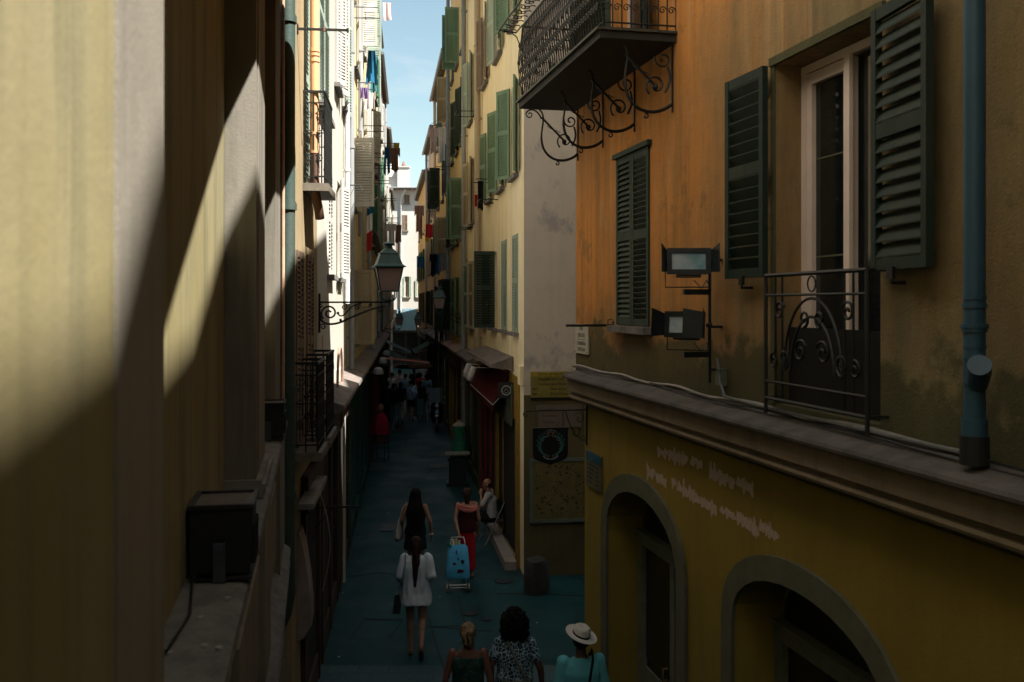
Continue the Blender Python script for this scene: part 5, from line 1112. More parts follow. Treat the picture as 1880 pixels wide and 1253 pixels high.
# board sign and scooter far right
t = empty('board_sign', P(795, 0, 40.5)*Vector((1, 1, 0)) if False else (-3.25, 41.2, 0), R(4), 'pale blue grey board standing beside the scooter', 'board')
mb = MB(); mb.box((-.24, -.03, .35), (.24, .0, 1.42)); mb.build('panel', mat('pale blue grey board', (.20, .28, .33), (.14, .2, .24), scale=4), t)
mb = MB(); mb.box((-.31, -.04, 0), (-.28, .01, 1.46)); mb.box((.28, -.04, 0), (.31, .01, 1.46)); mb.box((-.28, -.035, 1.425), (.28, .005, 1.46)); mb.build('frame', GP, t)
t = empty('motor_scooter', (-2.98, 38.9, 0), R(4), 'dark motor scooter parked at the right facing the camera', 'scooter')
mb = MB(); rs = []
for z, w_, y0, y1 in ((.28, .18, -.35, .45), (.45, .24, -.42, .6), (.62, .27, -.40, .75), (.75, .23, -.34, .7), (.95, .25, -.30, -.12), (1.1, .17, -.26, -.16)):
    rs.append([Vector((w_*math.cos(a), (y0+y1)/2+(y1-y0)/2*math.sin(a), z)) for a in [2*math.pi*k/14 for k in range(14)]])
mb.rings(rs); mb.build('body', mat('glossy black paint', (.008, .01, .012), rough=.2, bump=0, spec=.6), t, smooth=True)
mb = MB(); mb.ell((0, .4, .82), (.15, .35, .07), 12, 6); mb.build('seat', BLK, t, smooth=True)
for y in (-.5, .75):
    mb = MB(); mb.tube([(0, y+.21*math.cos(a), .25+.21*math.sin(a)) for a in [2*math.pi*k/20 for k in range(21)]], .05, 8); mb.tube([(-.03, y, .25), (.03, y, .25)], .12, 12); mb.build('wheel', BLK, t, smooth=True)
mb = MB(); mb.tube([(-.33, -.12, 1.08), (-.1, -.2, 1.05), (.1, -.2, 1.05), (.33, -.12, 1.08)], .018, 6); mb.tube([(-.25, -.12, 1.08), (-.3, -.15, 1.28)], .006, 4); mb.tube([(.25, -.12, 1.08), (.3, -.15, 1.28)], .006, 4); mb.build('handlebar', GP, t)
for x in (-.31, .31): mb = MB(); mb.ell((x, -.16, 1.31), (.06, .015, .04), 8, 6); mb.build('mirror', GP, t)
mb = MB(); mb.ell((0, -.31, .97), (.09, .03, .05), 10, 6); mb.build('headlight', mat('headlight glass', (.6, .62, .65), rough=.1, bump=0), t, smooth=True)
mb = MB(); mb.box((-.07, -.44, .68), (.07, -.43, .82)); mb.build('number_plate', F_LB, t)
# folding chair of the seated man
def folding_chair(loc, rz, label):
    t = empty('folding_chair', loc, rz, label, 'chair')
    mb = MB(); mb.box((-.21, -.2, .44), (.21, .2, .46)); mb.build('seat', BLK, t)
    mb = MB(); mb.box((-.21, .19, .58), (.21, .205, .86)); mb.build('backrest', BLK, t)
    for s_ in (-1, 1):
        mb = MB(); mb.tube([(s_*.22, -.22, 0), (s_*.22, .2, .86)], .012, 6); mb.build('leg', GP, t)
        mb = MB(); mb.tube([(s_*.2, .24, 0), (s_*.2, -.18, .44)], .012, 6); mb.build('leg', GP, t)
    return t
# ================================================================ PEOPLE
SKIN = mat('tanned skin', (.30, .16, .10), (.26, .13, .08), rough=.55, scale=3, bump=.05)
SKD = mat('brown skin', (.11, .055, .035), (.09, .045, .03), rough=.55, scale=3, bump=.05)
H_BLK = mat('very dark hair', (.006, .005, .005), (.010, .008, .007), rough=.8, scale=30, streak=True, bump=.6, spec=.1)
H_BRN = mat('dark brown hair', (.022, .012, .008), (.035, .02, .014), spec=.15, rough=.7, scale=30, streak=True, bump=.8)
H_BLD = mat('blonde hair', (.30, .20, .10), (.16, .10, .05), rough=.5, scale=30, streak=True, bump=.8)
def blob(mb, p0, p1, r0, r1, seg=12, flat=1.0, side=(1, 0, 0)):
    p0 = Vector(p0); p1 = Vector(p1); d = p1-p0; L = d.length; d.normalize()
    sd = Vector(side); sd = (sd-d*sd.dot(d)).normalized(); fr = d.cross(sd); rs = []
    for k in range(5): a = math.pi/2*(k+.4)/5-math.pi/2; rs.append((p0+d*math.sin(a)*r0, r0*math.cos(a)))
    for k in range(1, 6): f = k/6; rs.append((p0+d*L*f, r0+(r1-r0)*f))
    for k in range(5): a = math.pi/2*(k)/5; rs.append((p1+d*math.sin(a)*r1, r1*math.cos(a)))
    mb.rings([[c+sd*math.cos(2*math.pi*i/seg)*r+fr*math.sin(2*math.pi*i/seg)*r*flat for i in range(seg)] for c, r in rs])
def loft(mb, rings_, seg=18):
    mb.rings([[Vector((c[0]+rx*math.cos(2*math.pi*i/seg), c[1]+ry*math.sin(2*math.pi*i/seg), c[2])) for i in range(seg)] for c, rx, ry in rings_])
def skinned(mb, name, mt, parent, voxel=.012, smooth_it=3, fold=0, fscale=7, fz=.35, seed=0):
    bmesh.ops.recalc_face_normals(mb.bm, faces=mb.bm.faces)
    me = bpy.data.meshes.new('tmp'); mb.bm.to_mesh(me); mb.bm.free()
    ob = bpy.data.objects.new('tmp', me); col.objects.link(ob)
    m1 = ob.modifiers.new('r', 'REMESH'); m1.mode = 'VOXEL'; m1.voxel_size = voxel
    if smooth_it: m2 = ob.modifiers.new('s', 'SMOOTH'); m2.factor = .5; m2.iterations = smooth_it
    dg = bpy.context.evaluated_depsgraph_get(); me2 = bpy.data.meshes.new_from_object(ob.evaluated_get(dg))
    bpy.data.objects.remove(ob); bpy.data.meshes.remove(me)
    if fold:
        of = Vector((seed*3.1, seed*1.7, 0))
        nr = [v.normal.copy() for v in me2.vertices]
        for v, n_v in zip(me2.vertices, nr):
            c = v.co; v.co = c+n_v*fold*(noise.noise(Vector((c.x*fscale, c.y*fscale, c.z*fscale*fz))+of)+.5*noise.noise(Vector((c.x*fscale*2.3, c.y*fscale*2.3, c.z*fscale*fz*1.5))+of))
    for p in me2.polygons: p.use_smooth = True
    me2.materials.clear(); me2.materials.append(mt); me2.name = name
    return link_mesh(name, me2, parent)
def hand(mb, w_, d, side, palm_n, r=1.0, curl=.6):
    """w_: wrist, d: direction of the hand, side: towards the thumb"""
    d = Vector(d).normalized(); s_ = Vector(side); s_ = (s_-d*s_.dot(d)).normalized(); n_ = Vector(palm_n); n_ = (n_-d*n_.dot(d)-s_*n_.dot(s_)).normalized()
    w_ = Vector(w_); blob(mb, w_, w_+d*.055, .028, .034, flat=.5, side=s_)
    for k, (o, L) in enumerate(((.028, .072), (.010, .08), (-.009, .075), (-.027, .06))):
        b0 = w_+d*.075+s_*o; b1 = b0+(d+n_*curl*.5).normalized()*L*.5; b2 = b1+(d*.6+n_*curl).normalized()*L*.5
        blob(mb, b0, b1, .0095, .009, 8); blob(mb, b1, b2, .009, .0075, 8)
    t0 = w_+d*.02+s_*.028; t1 = t0+(d*.6+s_*.7+n_*.2).normalized()*.038; t2 = t1+(d+n_*.3).normalized()*.03
    blob(mb, t0, t1, .012, .010, 8); blob(mb, t1, t2, .010, .008, 8)
def person(label, loc, yaw, H=1.68, skin=SKIN, sex='f', pose={}, voxel=.012, group=None, fat=1.0, fingers=True):
    J = dict(pel=(0, 0, .93), chest=(0, 0, 1.24), neck=(0, -.01, 1.42), head=(0, .01, 1.56),
             shL=(-.165, 0, 1.37), elL=(-.22, -.03, 1.10), wrL=(-.24, .04, .86), shR=(.165, 0, 1.37), elR=(.22, -.03, 1.10), wrR=(.24, .04, .86),
             hiL=(-.09, 0, .90), knL=(-.09, .03, .49), anL=(-.09, -.03, .08), hiR=(.09, 0, .90), knR=(.09, .03, .49), anR=(.09, -.03, .08))
    J.update(pose); J = {k: Vector(v) for k, v in J.items()}
    t = empty('person', loc, yaw, label, 'person', group); k = H/1.68; t.scale = (k, k, k)
    mb = MB(); f = fat; m_ = sex == 'm'
    ch, pe, nk = J['chest'], J['pel'], J['neck']; mid = (ch+pe)/2
    loft(mb, [(pe+Vector((0, 0, -.10)), .13*f, .10*f), (pe+Vector((0, 0, -.02)), .165*f, .115*f), (mid+Vector((0, 0, -.04)), (.135 if m_ else .115)*f, .09*f), (ch+Vector((0, 0, -.03)), .15*f, .10*f), (ch+Vector((0, 0, .06)), .165*f, .10*f), (nk+Vector((0, 0, -.07)), .145, .075), (nk+Vector((0, 0, -.01)), .07, .055)])
    blob(mb, J['shL'], J['shR'], .052*f, .052*f)
    blob(mb, nk-Vector((0, 0, .05)), J['head']-Vector((0, 0, .06)), .056, .05)
    hd = J['head']; mb.ell(hd+Vector((0, 0, .02)), (.073, .092, .10), 16, 12); mb.ell(hd+Vector((0, .03, -.05)), (.052, .06, .06), 12, 8)
    blob(mb, hd+Vector((0, .085, .0)), hd+Vector((0, .105, -.025)), .010, .014, 8); blob(mb, hd+Vector((-.02, .08, -.06)), hd+Vector((.02, .08, -.06)), .01, .01, 8)
    for s_ in (-1, 1): mb.ell(hd+Vector((s_*.075, 0, -.005)), (.012, .02, .03), 8, 6)
    for s_, S in ((-1, 'L'), (1, 'R')):
        blob(mb, J['sh'+S], J['el'+S], .046*f, .036*f); blob(mb, J['el'+S], J['wr'+S], .036*f, .024)
        d = (J['wr'+S]-J['el'+S])
        if fingers: hand(mb, J['wr'+S], d, (-s_*.2, 1, 0) if abs(d.normalized().y) < .8 else (0, 0, 1), (-s_, 0, 0), curl=J.get('curl', Vector((.5, 0, 0))).x)
        else: blob(mb, J['wr'+S], J['wr'+S]+d.normalized()*.13, .03, .022, flat=.6)
        blob(mb, J['hi'+S], J['kn'+S], .085*f, .055*f); blob(mb, J['kn'+S], J['kn'+S]+(J['an'+S]-J['kn'+S])*.35+Vector((0, -.012, 0)), .053*f, .053*f); blob(mb, J['kn'+S]+(J['an'+S]-J['kn'+S])*.3, J['an'+S], .052*f, .034)
    ft = {}
    for S in 'LR':
        a = J['an'+S]; fd = J.get('ft'+S, Vector((0, 1, -.28))).normalized()
        blob(mb, a+Vector((0, -.02, -.03)), a+Vector((0, -.02, -.03))+fd*.16, .034, .028, flat=.7, side=(1, 0, 0)); ft[S] = (a, fd)
    body = skinned(mb, 'body', skin, t, voxel, 3)
    for S in 'LR':                                 # sandals or shoes
        a, fd = ft[S]; mb = MB(); b0 = a+Vector((0, -.035, -.062)); blob(mb, b0, b0+fd*.20, .034, .036, flat=.35, side=(1, 0, 0)); mb.build('shoe', J_SHOE[0], t, smooth=True)
    return t, J
J_SHOE = [BLK]
def top_(J, t, mt, name='shirt', lo=-.06, g=.025, sleeve=1.0, hem=.19, voxel=.012, neck=True, fold=.014, low_flare=0, seed=0, f=1.0, off=0):
    mb = MB(); ch, pe, nk = J['chest'], J['pel'], J['neck']; mid = (ch+pe)/2
    R_ = [(pe+Vector((0, 0, lo)), (hem+low_flare)*f, (.135+low_flare)*f), (pe+Vector((0, 0, lo/2+.05)), (hem+low_flare*.3)*f, .135*f), (mid, (.15+g)*f, (.10+g)*f), (ch+Vector((0, 0, .02)), (.165+g)*f, (.105+g)*f)]
    if neck: R_ += [(nk+Vector((0, 0, -.075)), .165+g*.6, .08+g*.6), (nk+Vector((0, 0, -.015)), .085, .07)]
    else: R_ += [(ch+Vector((0, 0, .10)), .165+g*.5, .095+g*.4)]
    loft(mb, R_)
    for S in 'LR':
        if sleeve > 0:
            a, b_ = J['sh'+S], J['el'+S]; e = a+(b_-a)*min(sleeve, 1); blob(mb, a, e, .056+g*.4, .046+g*.6)
            if sleeve > 1: e2 = J['el'+S]+(J['wr'+S]-J['el'+S])*(sleeve-1); blob(mb, J['el'+S], e2, .045+g*.5, .045+g*.6)
    return skinned(mb, name, mt, t, voxel, 2, fold, 8, .35, seed)
def legs_(J, t, mt, name='trousers', to=1.8, g=.018, voxel=.014, fold=.01, seed=0, f=1.0):
    mb = MB(); pe = J['pel']; loft(mb, [(pe+Vector((0, 0, -.12)), .15*f, .12*f), (pe+Vector((0, 0, 0)), .175*f, .13*f), (pe+Vector((0, 0, .10)), .14*f, .11*f)])
    for S in 'LR':
        h, k, a = J['hi'+S], J['kn'+S], J['an'+S]
        blob(mb, h, h+(k-h)*min(1, to), .092*f+g*.4, .062*f+g)
        if to > 1: blob(mb, k, k+(a-k)*(to-1), .060*f+g, .042*f+g)
    return skinned(mb, name, mt, t, voxel, 2, fold, 9, .5, seed)
def skirt_(J, t, mt, name='skirt', z1=.2, r0=.16, r1=.25, fold=.03, voxel=.013, seed=0, dy=0, z0=.12):
    pe = J['pel']; mb = MB(); n = 7
    loft(mb, [(Vector((pe.x, pe.y+dy*i/n, pe.z+z0+(z1-pe.z-z0)*i/n)), r0+(r1-r0)*(i/n)**.8, (r0+(r1-r0)*(i/n)**.8)*.75) for i in range(n+1)], 28)
    return skinned(mb, name, mt, t, voxel, 1, fold, 7, .08, seed)
def hair_(J, t, mt, parts, voxel=.01, fold=.01, name='hair', fs=30, fz=.15):
    mb = MB(); hd = J['head']
    for q in parts:
        if len(q) == 2: mb.ell(hd+Vector(q[0]), q[1], 16, 12)
        else: blob(mb, hd+Vector(q[0]), hd+Vector(q[1]), q[2], q[3], flat=q[4] if len(q) > 4 else 1)
    return skinned(mb, name, mt, t, voxel, 2, fold, fs, fz)
def strap(t, pts, w_, mt, name='strap'): mb = MB(); mb.tube(pts, w_, 6, flat=.35); return mb.build(name, mt, t, smooth=True)

# white shirt woman walking
walk = dict(knL=(-.085, .05, .50), anL=(-.075, -.02, .09), knR=(.09, -.03, .50), anR=(.085, -.33, .22), ftR=(0, .55, -.85), ftL=(0, 1, -.25))
J_SHOE[0] = mat('tan sandal', (.12, .07, .045))
t, J = person('woman walking away in a loose white shirt with a long dark ponytail', (-1.37, 14.0, 0), R(3), 1.68, SKIN, pose=dict(walk, elL=(-.225, -.03, 1.12), wrL=(-.19, .12, .93), elR=(.22, -.07, 1.14), wrR=(.22, .13, 1.03)))
top_(J, t, mat('white linen', (.62, .68, .74), (.54, .61, .68), rough=.85, scale=3, spec=.1), 'shirt', lo=-.20, g=.032, sleeve=1.25, hem=.20, low_flare=.035, fold=.032, seed=1)
legs_(J, t, F_BLK, 'shorts', to=.3, g=.0, fold=0, f=.84)
hair_(J, t, H_BRN, [((0, -.015, .03), (.088, .10, .10)), ((0, -.08, .0), (0, -.13, -.25), .06, .055), ((0, -.13, -.22), (-.01, -.15, -.55), .055, .022)])
strap(t, [(-.13, .06, 1.40), (-.15, -.03, 1.44), (-.15, -.12, 1.30), (-.19, -.12, 1.1), (-.25, -.06, .9)], .016, BLK)
mb = MB(); mb.rings([[Vector((-.27+x, -.08+y, z)) for x, y in ((-.05, -.13), (.05, -.13), (.05, .13), (-.05, .13))] for z in (.64,)]+[[Vector((-.26+x, -.06+y, z)) for x, y in ((-.03, -.12), (.03, -.12), (.03, .12), (-.03, .12))] for z in (.9,)]); mb.build('shoulder_bag', mat('dark navy leather', (.012, .014, .022), rough=.5), t)
# woman with very long dark hair and white tote
t, J = person('woman with very long dark hair and a white shoulder bag walking away', (-1.72, 17.5, 0), R(-2), 1.70, SKIN, pose=dict(elL=(-.24, -.02, 1.12), wrL=(-.25, .06, .92), elR=(.26, -.02, 1.10), wrR=(.27, .05, .85)))
skirt_(J, t, F_BLK, 'skirt', .62, .15, .21, .01); top_(J, t, F_BLK, 'top', g=.015, sleeve=0, fold=.006, neck=False)
hair_(J, t, H_BLK, [((0, -.01, .03), (.095, .108, .105)), ((0, -.03, 0), (0, -.07, -.25), .105, .15, .55), ((0, -.07, -.25), (0, -.10, -.62), .15, .13, .5)])
mb = MB(); rs = []
for z, a, c in ((.78, .05, .14), (.84, .08, .19), (.95, .07, .16), (1.06, .03, .08), (1.12, .015, .04)): rs.append([Vector((-.30+a*math.cos(q)-.0, -.02+c*math.sin(q), z)) for q in [2*math.pi*i/14 for i in range(14)]])
mb.rings(rs); mb.build('shoulder_bag', mat('white canvas', (.24, .25, .25)), t, smooth=True)
strap(t, [(-.30, -.02, 1.1), (-.22, -.06, 1.35), (-.15, 0, 1.44)], .014, F_WH)
mb = MB(); mb.tube([(.275+.032*math.cos(a), .045+.03*math.sin(a), .87) for a in [2*math.pi*k/10 for k in range(11)]], .012, 6); mb.build('bracelet', mat('pale bracelet', (.6, .5, .4)), t)
# woman in pink top and red skirt
t, J = person('woman in a red skirt with a coral pink shoulder wrap pulling a trolley', (-.82, 17.9, 0), R(4), 1.64, SKIN, pose=dict(elL=(-.22, -.10, 1.12), wrL=(-.16, -.28, .90), elR=(.22, -.02, 1.1), wrR=(.22, .05, .88), ftL=(0, 1, -.2)))
skirt_(J, t, fab('deep red cloth', (.34, .012, .022)), 'skirt', .16, .155, .17, .012); top_(J, t, fab('maroon cloth', (.05, .010, .012)), 'top', g=.012, sleeve=0, fold=.004, neck=False)
mb = MB()
for k in range(2):
    rs = []
    for i in range(24):
        a = 2*math.pi*i/24; zz = 1.355-.035*k+.02*math.sin(2*a+k)-(.03 if math.sin(a) < 0 else 0)*abs(math.sin(a)); rs.append([Vector(((.175+.012*k+.028*math.cos(q))*math.cos(a), (.095+.012*k+.028*math.cos(q))*math.sin(a)*1.05, zz+.038*math.sin(q))) for q in [2*math.pi*j/8 for j in range(8)]])
    V = [mb.pts(r) for r in rs]
    for i in range(24):
        for j in range(8): mb._f([V[i][j], V[i][(j+1) % 8], V[(i+1) % 24][(j+1) % 8], V[(i+1) % 24][j]])
mb.build('shoulder_wrap', fab('coral pink cloth', (.52, .17, .15)), t, smooth=True)
hair_(J, t, H_BRN, [((0, -.01, .03), (.088, .10, .10)), ((0, -.05, 0), (0, -.06, -.12), .075, .055)])
# shopping trolley
t = empty('shopping_trolley', (-.94, 17.05, 0), R(4), 'light blue two wheeled shopping trolley with dark leaf print', 'shopping trolley'); t.scale = (1, 1, .8)
TB = fab('light blue nylon', (.08, .36, .60), (.06, .30, .52)); M_ = Matrix.Rotation(R(-14), 4, 'X')
mb = MB(); rs = []
for z, a, c in ((.26, .175, .12), (.30, .185, .14), (.55, .18, .14), (.8, .165, .13), (.92, .15, .11), (.97, .12, .08)):
    rs.append([M_ @ Vector((1.15*a*(abs(math.cos(q))**.6)*(1 if math.cos(q) > 0 else -1)*(1+.02*math.sin(z*30)), c*(abs(math.sin(q))**.6)*(1 if math.sin(q) > 0 else -1), z)) for q in [2*math.pi*(i+.5)/20 for i in range(20)]])
mb.rings(rs); bag = mb.build('bag', TB, t, smooth=True)
for k, (x, z, a, c) in enumerate(((-.07, .58, .035, .02), (.075, .62, .03, .04), (.03, .43, .06, .035), (.0, .68, .014, .025), (-.03, .82, .012, .05))):
    mb = MB(); L = [M_ @ Vector((x+a*math.cos(q)*(1+.3*math.cos(q)), -.147, z+c*math.sin(q))) for q in [2*math.pi*i/12 for i in range(12)]]; mb.rings([L, [p+Vector((0, -.003, 0)) for p in L]]); mb.build('leaf_print', F_BLK if k % 2 else fab('dark red print', (.06, .01, .02)), bag)
mb = MB(); mb.tube([M_ @ Vector(p) for p in ((-.13, .05, .2), (-.13, .10, 1.0), (-.11, .16, 1.12), (.11, .16, 1.12), (.13, .10, 1.0), (.13, .05, .2))], .010, 6); mb.tube([(-.15, -.1, .17), (.15, -.1, .17)], .01, 6); mb.tube([(-.12, .05, .25), (-.15, -.1, .17), (-.16, -.13, .02)], .009, 6); mb.tube([(.12, .05, .25), (.15, -.1, .17)], .009, 6); mb.tube([(-.19, -.04, .09), (.19, -.04, .09)], .008, 6); mb.tube([(-.15, -.1, .17), (-.17, -.04, .09)], .007, 5); mb.tube([(.15, -.1, .17), (.17, -.04, .09)], .007, 5); mb.build('frame', mat('grey tube', (.35, .33, .3), rough=.3, metal=.6), t)
for x in (-.19, .19):
    mb = MB(); mb.tube([(x, -.04+.078*math.cos(a), .09+.078*math.sin(a)) for a in [2*math.pi*k/18 for k in range(19)]], .012, 6); mb.tube([(x-.012, -.04, .09), (x+.012, -.04, .09)], .02, 8)
    for k in range(4): a = k*math.pi/4; mb.tube([(x, -.04+.07*math.cos(a), .09+.07*math.sin(a)), (x, -.04-.07*math.cos(a), .09-.07*math.sin(a))], .004, 4)
    mb.build('wheel', mat('cream wheel', (.35, .3, .22)), t)
for k, (x, y, m_, h) in enumerate(((-.10, .18, F_WH, .13), (-.03, .2, F_YEL, .12), (.03, .2, F_LB, .08), (-.13, .14, F_GRN, .08))):
    mb = MB(); mb.tube([(x, y, .92), (x+.01-.02*k, y, 1.0), (x-.01, y, 1.0+h*.6)], [.03, .028, .015], 8)
    o = mb.build('shopping', m_, None, smooth=True); o.location = (-.94, 17.05, 0); o.scale = (1, 1, .8); tag(o, ('white wrapped item sticking out of the blue trolley', 'yellow packet sticking out of the blue trolley', 'pale blue carton at the right in the blue trolley', 'green leafy item at the left in the blue trolley')[k], 'groceries')
# seated man in the doorway
folding_chair((-.42, 20.6, 0), R(-70), 'dark folding chair with thin metal legs under the seated man')
sit = dict(pel=(0, 0, .54), chest=(0, .03, .86), neck=(0, .06, 1.03), head=(0, .10, 1.17), shL=(-.17, .04, .99), elL=(-.20, .20, .76), wrL=(-.06, .22, .98), shR=(.17, .04, .99), elR=(.21, .10, .74), wrR=(.16, .32, .62),
           hiL=(-.09, .02, .52), knL=(-.12, .44, .52), anL=(-.12, .48, .09), hiR=(.09, .02, .52), knR=(.12, .44, .54), anR=(.10, .62, .12))
J_SHOE[0] = mat('pale grey shoe', (.35, .36, .38))
t, J = person('bald man in a white shirt seated by the yellow doorway, hand at mouth', (-.42, 20.6, 0), R(85), 1.72, SKIN, 'm', sit)
top_(J, t, fab('white cotton', (.45, .43, .44)), 'shirt', lo=-.02, g=.03, sleeve=.8, fold=.012, seed=4); legs_(J, t, F_BLK, 'trousers', to=1.75)
hair_(J, t, H_BRN, [((0, -.045, .0), (.078, .062, .06))], name='hair')
# blonde woman in strap dress
J_SHOE[0] = BLK
t, J = person('blonde woman with pinned up hair and bare shoulders in a dark green strap dress', (-.46, 10.25, 0), R(2), 1.66, mat('sun browned skin', (.20, .085, .055), (.17, .07, .045), rough=.5, scale=3, bump=.05), pose=dict(elL=(-.235, -.03, 1.10), wrL=(-.23, .03, .86), elR=(.235, -.03, 1.10), wrR=(.23, .03, .86)))
DRS = mat('dark green leaf print cloth', (.02, .055, .045), (.05, .09, .07), rough=.9, scale=16, spec=.1, mid=(.5, .56))
top_(J, t, DRS, 'dress', g=.018, sleeve=0, fold=.008, neck=False, lo=-.1); skirt_(J, t, DRS, 'skirt', .35, .16, .27)
strap(t, [(-.12, .08, 1.36), (-.115, .02, 1.435), (-.10, -.075, 1.40), (-.03, -.115, 1.30), (.02, -.13, 1.24)], .006, F_GRN); strap(t, [(.12, .08, 1.36), (.12, .0, 1.44), (.115, -.08, 1.38), (.10, -.115, 1.28)], .006, F_GRN)
hair_(J, t, H_BLD, [((0, -.01, .03), (.084, .10, .10)), ((-.02, -.09, .02), (.0, -.11, -.06), .05, .04), ((.025, -.09, .05), (-.01, -.12, -.02), .03, .025), ((0, -.06, -.06), (0, -.06, -.10), .05, .03), ((-.06, -.03, -.05), (-.07, -.03, -.14), .012, .004), ((.06, -.03, -.05), (.065, -.03, -.13), .012, .004)], fold=.014, fs=22, fz=.8)
mb = MB(); mb.tube([(.0, -.13, 1.63), (.0, -.155, 1.57), (.005, -.14, 1.51)], .012, 6); mb.tube([(-.02, -.13, 1.61), (.02, -.155, 1.55)], .008, 5); mb.build('hair_clip', mat('tortoise clip', (.12, .08, .05)), t)
# woman with big dark curls, patterned top
def pat_mat():
    m, nt, b = nmat('navy cloth with pale loops'); tc = N(nt, 'ShaderNodeTexCoord').outputs['Object']
    n1 = N(nt, 'ShaderNodeTexNoise'); n1.inputs['Scale'].default_value = 9; n1.inputs['Detail'].default_value = 1; nt.links.new(tc, n1.inputs['Vector'])
    mp = mixc(nt, .12, (0, 0, 0), (1, 1, 1)); vadd = N(nt, 'ShaderNodeVectorMath', operation='MULTIPLY_ADD'); nt.links.new(n1.outputs['Color'], vadd.inputs[0]); vadd.inputs[1].default_value = (.09, .09, .09); nt.links.new(tc, vadd.inputs[2])
    vo = N(nt, 'ShaderNodeTexVoronoi', feature='DISTANCE_TO_EDGE'); vo.inputs['Scale'].default_value = 26; nt.links.new(vadd.outputs[0], vo.inputs['Vector'])
    f = ramp(nt, vo.outputs['Distance'], .085, .06)
    nt.links.new(mixc(nt, f, (.012, .035, .05), (.38, .52, .58)), b.inputs['Base Color']); b.inputs['Roughness'].default_value = .9; return m
PAT = pat_mat()
t, J = person('woman with a big round head of dark curls in a navy and pale patterned dress', (.03, 10.55, 0), R(-3), 1.66, SKD, pose=dict(elL=(-.26, -.03, 1.12), wrL=(-.25, .05, .88), elR=(.28, -.03, 1.10), wrR=(.30, .02, .86)), fat=1.12)
top_(J, t, PAT, 'dress', g=.03, sleeve=.55, fold=.012, lo=-.1, f=1.08, seed=6); skirt_(J, t, PAT, 'skirt', .4, .19, .28)
hair_(J, t, H_BLK, [((0, -.03, .03), (.155, .15, .17)), ((-.06, -.04, -.05), (.10, .10, .11)), ((.06, -.04, -.05), (.10, .10, .11))], fold=.03, fs=26, fz=1)
strap(t, [(-.10, .08, 1.38), (-.10, .02, 1.46), (-.07, -.10, 1.40), (.03, -.165, 1.22), (.12, -.175, 1.06), (.16, -.15, .99)], .017, mat('grey beige strap', (.22, .23, .2)))
strap(t, [(-.17, -.12, 1.02), (-.05, -.18, 1.0), (.10, -.18, 1.01), (.19, -.10, 1.02)], .014, mat('grey beige strap', (.22, .23, .2)), 'belt')
# man in light blue shirt with straw hat
t, J = person('man in a straw hat and aqua shirt with a dark strap over his back', (.70, 9.95, 0), R(8), 1.70, SKD, 'm', pose=dict(shL=(-.175, 0, 1.355), shR=(.175, 0, 1.355), elL=(-.235, -.02, 1.10), wrL=(-.235, .08, .87), elR=(.235, -.02, 1.10), wrR=(.235, .08, .87)), fat=1.1)
top_(J, t, mat('aqua cotton', (.12, .42, .47), (.09, .35, .40), rough=.9, scale=3, spec=.1), 'shirt', lo=-.12, g=.035, sleeve=.85, hem=.2, fold=.018, f=1.06, seed=7); legs_(J, t, F_GRY, 'trousers')
hair_(J, t, H_BRN, [((0, -.015, .01), (.082, .095, .085))])
strap(t, [(.10, .10, 1.36), (.12, .03, 1.455), (.10, -.10, 1.40), (.05, -.165, 1.2), (-.02, -.18, 1.0), (-.1, -.15, .82)], .018, F_BLK)
HATM = mat('pale straw', (.60, .58, .55), (.52, .50, .46), rough=.8, scale=60, bump=.4)
M_ = Matrix.Translation(J['head']+Vector((0, -.01, .055))) @ Matrix.Rotation(R(10), 4, 'X') @ Matrix.Rotation(R(14), 4, 'Y')
ho = empty('hat', (0, 0, 0)); ho.parent = t; ho.empty_display_size = .05
mb = MB(); mb.lathe([(.185, .012), (.182, .018), (.14, .004), (.10, .004), (.098, .05), (.088, .085), (.066, .10), (.035, .092), (0, .084), (0, .07), (.09, -.006), (.14, -.006)], 28, sx=.88, sy=1.06, M=M_)
bpy.data.objects.remove(ho); hat = mb.build('hat', HATM, t, smooth=True)
mb = MB(); mb.lathe([(.102, .006), (.1035, .008), (.1025, .03), (.100, .03)], 28, sx=.88, sy=1.06, M=M_); mb.build('hat_band', F_BLK, hat)
# ---------------------------------------------------------------- the crowd in the distance
GC = 'people in the distance'
def walker(label, x, Y, H, skin, tm, bm_, hair, yaw=0, sex='f', kind='trousers', step=.0, sleeve=.6, ag=.02, hairlong=False):
    t, J = person(label, (x, Y, 0), yaw, H, skin, sex, dict(knL=(-.09, .06+step, .50), anL=(-.09, .02+step*1.5, .09), knR=(.09, .0, .50), anR=(.09, -.10-step, .12), elL=(-.24, -.05, 1.12), wrL=(-.24, .08, .92), elR=(.24, -.05, 1.12), wrR=(.25, .02, .90)), voxel=.02, group=GC, fingers=False)
    top_(J, t, tm, 'shirt', g=ag, sleeve=sleeve, voxel=.02, fold=.015)
    if kind == 'skirt': skirt_(J, t, bm_, 'skirt', .15, .16, .30, .03, .02)
    else: legs_(J, t, bm_, kind, to=1.85 if kind == 'trousers' else .7, voxel=.02)
    hair_(J, t, hair, [((0, -.01, .03), (.086, .10, .10))]+([((0, -.06, 0), (0, -.09, -.22), .07, .05)] if hairlong else []), voxel=.018, fold=0)
    return t
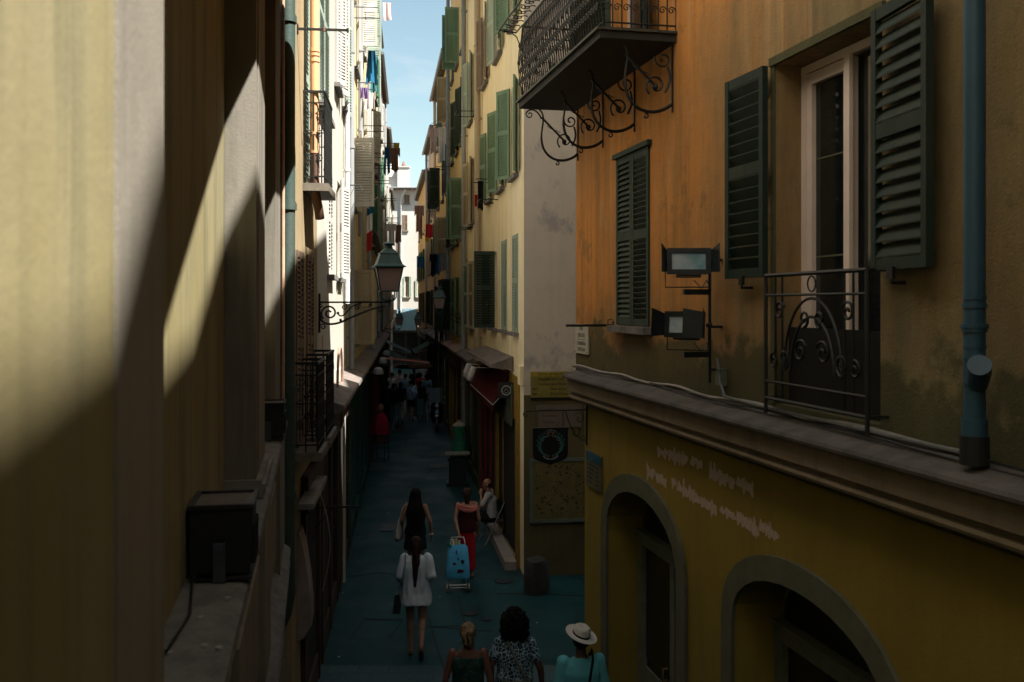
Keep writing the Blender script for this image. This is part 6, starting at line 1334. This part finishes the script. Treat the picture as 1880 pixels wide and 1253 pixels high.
F_DEN = fab('faded denim', (.12, .17, .22)); F_WT = fab('white trousers', (.42, .42, .40)); F_FLO = mat('blue floral shirt', (.16, .30, .50), (.45, .52, .6), scale=22, mid=(.5, .55)); F_LGB = fab('pale teal skirt cloth', (.06, .14, .15))
J_SHOE[0] = fab('pale shoe', (.3, .28, .27))
walker('person in black top and jeans, leftmost of the distant group', -4.78, 39.6, 1.78, SKD, F_BLK, F_DEN, H_BLK, R(3), 'm', step=.1)
walker('person in a long dark coat beside the jeans wearer', -5.15, 40.4, 1.80, SKD, F_BLK, F_BLK, H_BRN, R(-4), 'm', step=.05)
walker('woman in white trousers and dark top in the distant group', -4.68, 41.2, 1.70, SKIN, F_BLK, F_WT, H_BLK, R(2), step=.12, hairlong=True)
t = walker('man in a blue floral shirt with a shoulder strap in the distant group', -4.32, 42.0, 1.74, SKIN, F_FLO, F_BLK, H_BLK, R(-3), 'm', 'shorts', .1, .9, .035)
strap(t, [(-.12, .08, 1.4), (-.12, -.02, 1.45), (-.02, -.15, 1.25), (.12, -.16, 1.05)], .02, F_BLK)
walker('woman in dark top and long pale teal skirt in the distant group', -4.0, 42.6, 1.66, SKD, F_BLK, F_LGB, H_BRN, R(5), kind='skirt', hairlong=True)
walker('person with a red top behind the long teal skirt', -4.35, 46.5, 1.72, SKIN, F_RED, F_BLK, H_BLK, 0, step=.05)
walker('person in light blue top behind the floral shirt', -5.0, 46, 1.72, SKIN, F_LB, F_DEN, H_BRN, 0)
walker('person in a pink top far back left', -5.5, 48, 1.78, SKIN, F_PNK, F_BLK, H_BLK, R(10))
walker('person in a white top at the far left edge of the group', -5.75, 47, 1.7, SKIN, F_WH, F_GRY, H_BRN, R(-10))
walker('stout person in a pale blue shirt near the board', -3.95, 45.2, 1.74, SKIN, F_LB, F_BLK, H_BLK, R(-5), 'm', ag=.05)
walker('dark dressed person in the gap behind the white trousers', -5.0, 50, 1.7, SKD, F_BLK, F_GRY, H_BLK, 0)
walker('person in a white top farthest down the street', -4.9, 54, 1.72, SKIN, F_WH, F_DEN, H_BLK, 0)
walker('person in brown far back right by the dark awning', -4.3, 52, 1.72, SKD, F_BRN, F_BLK, H_BLK, 0)
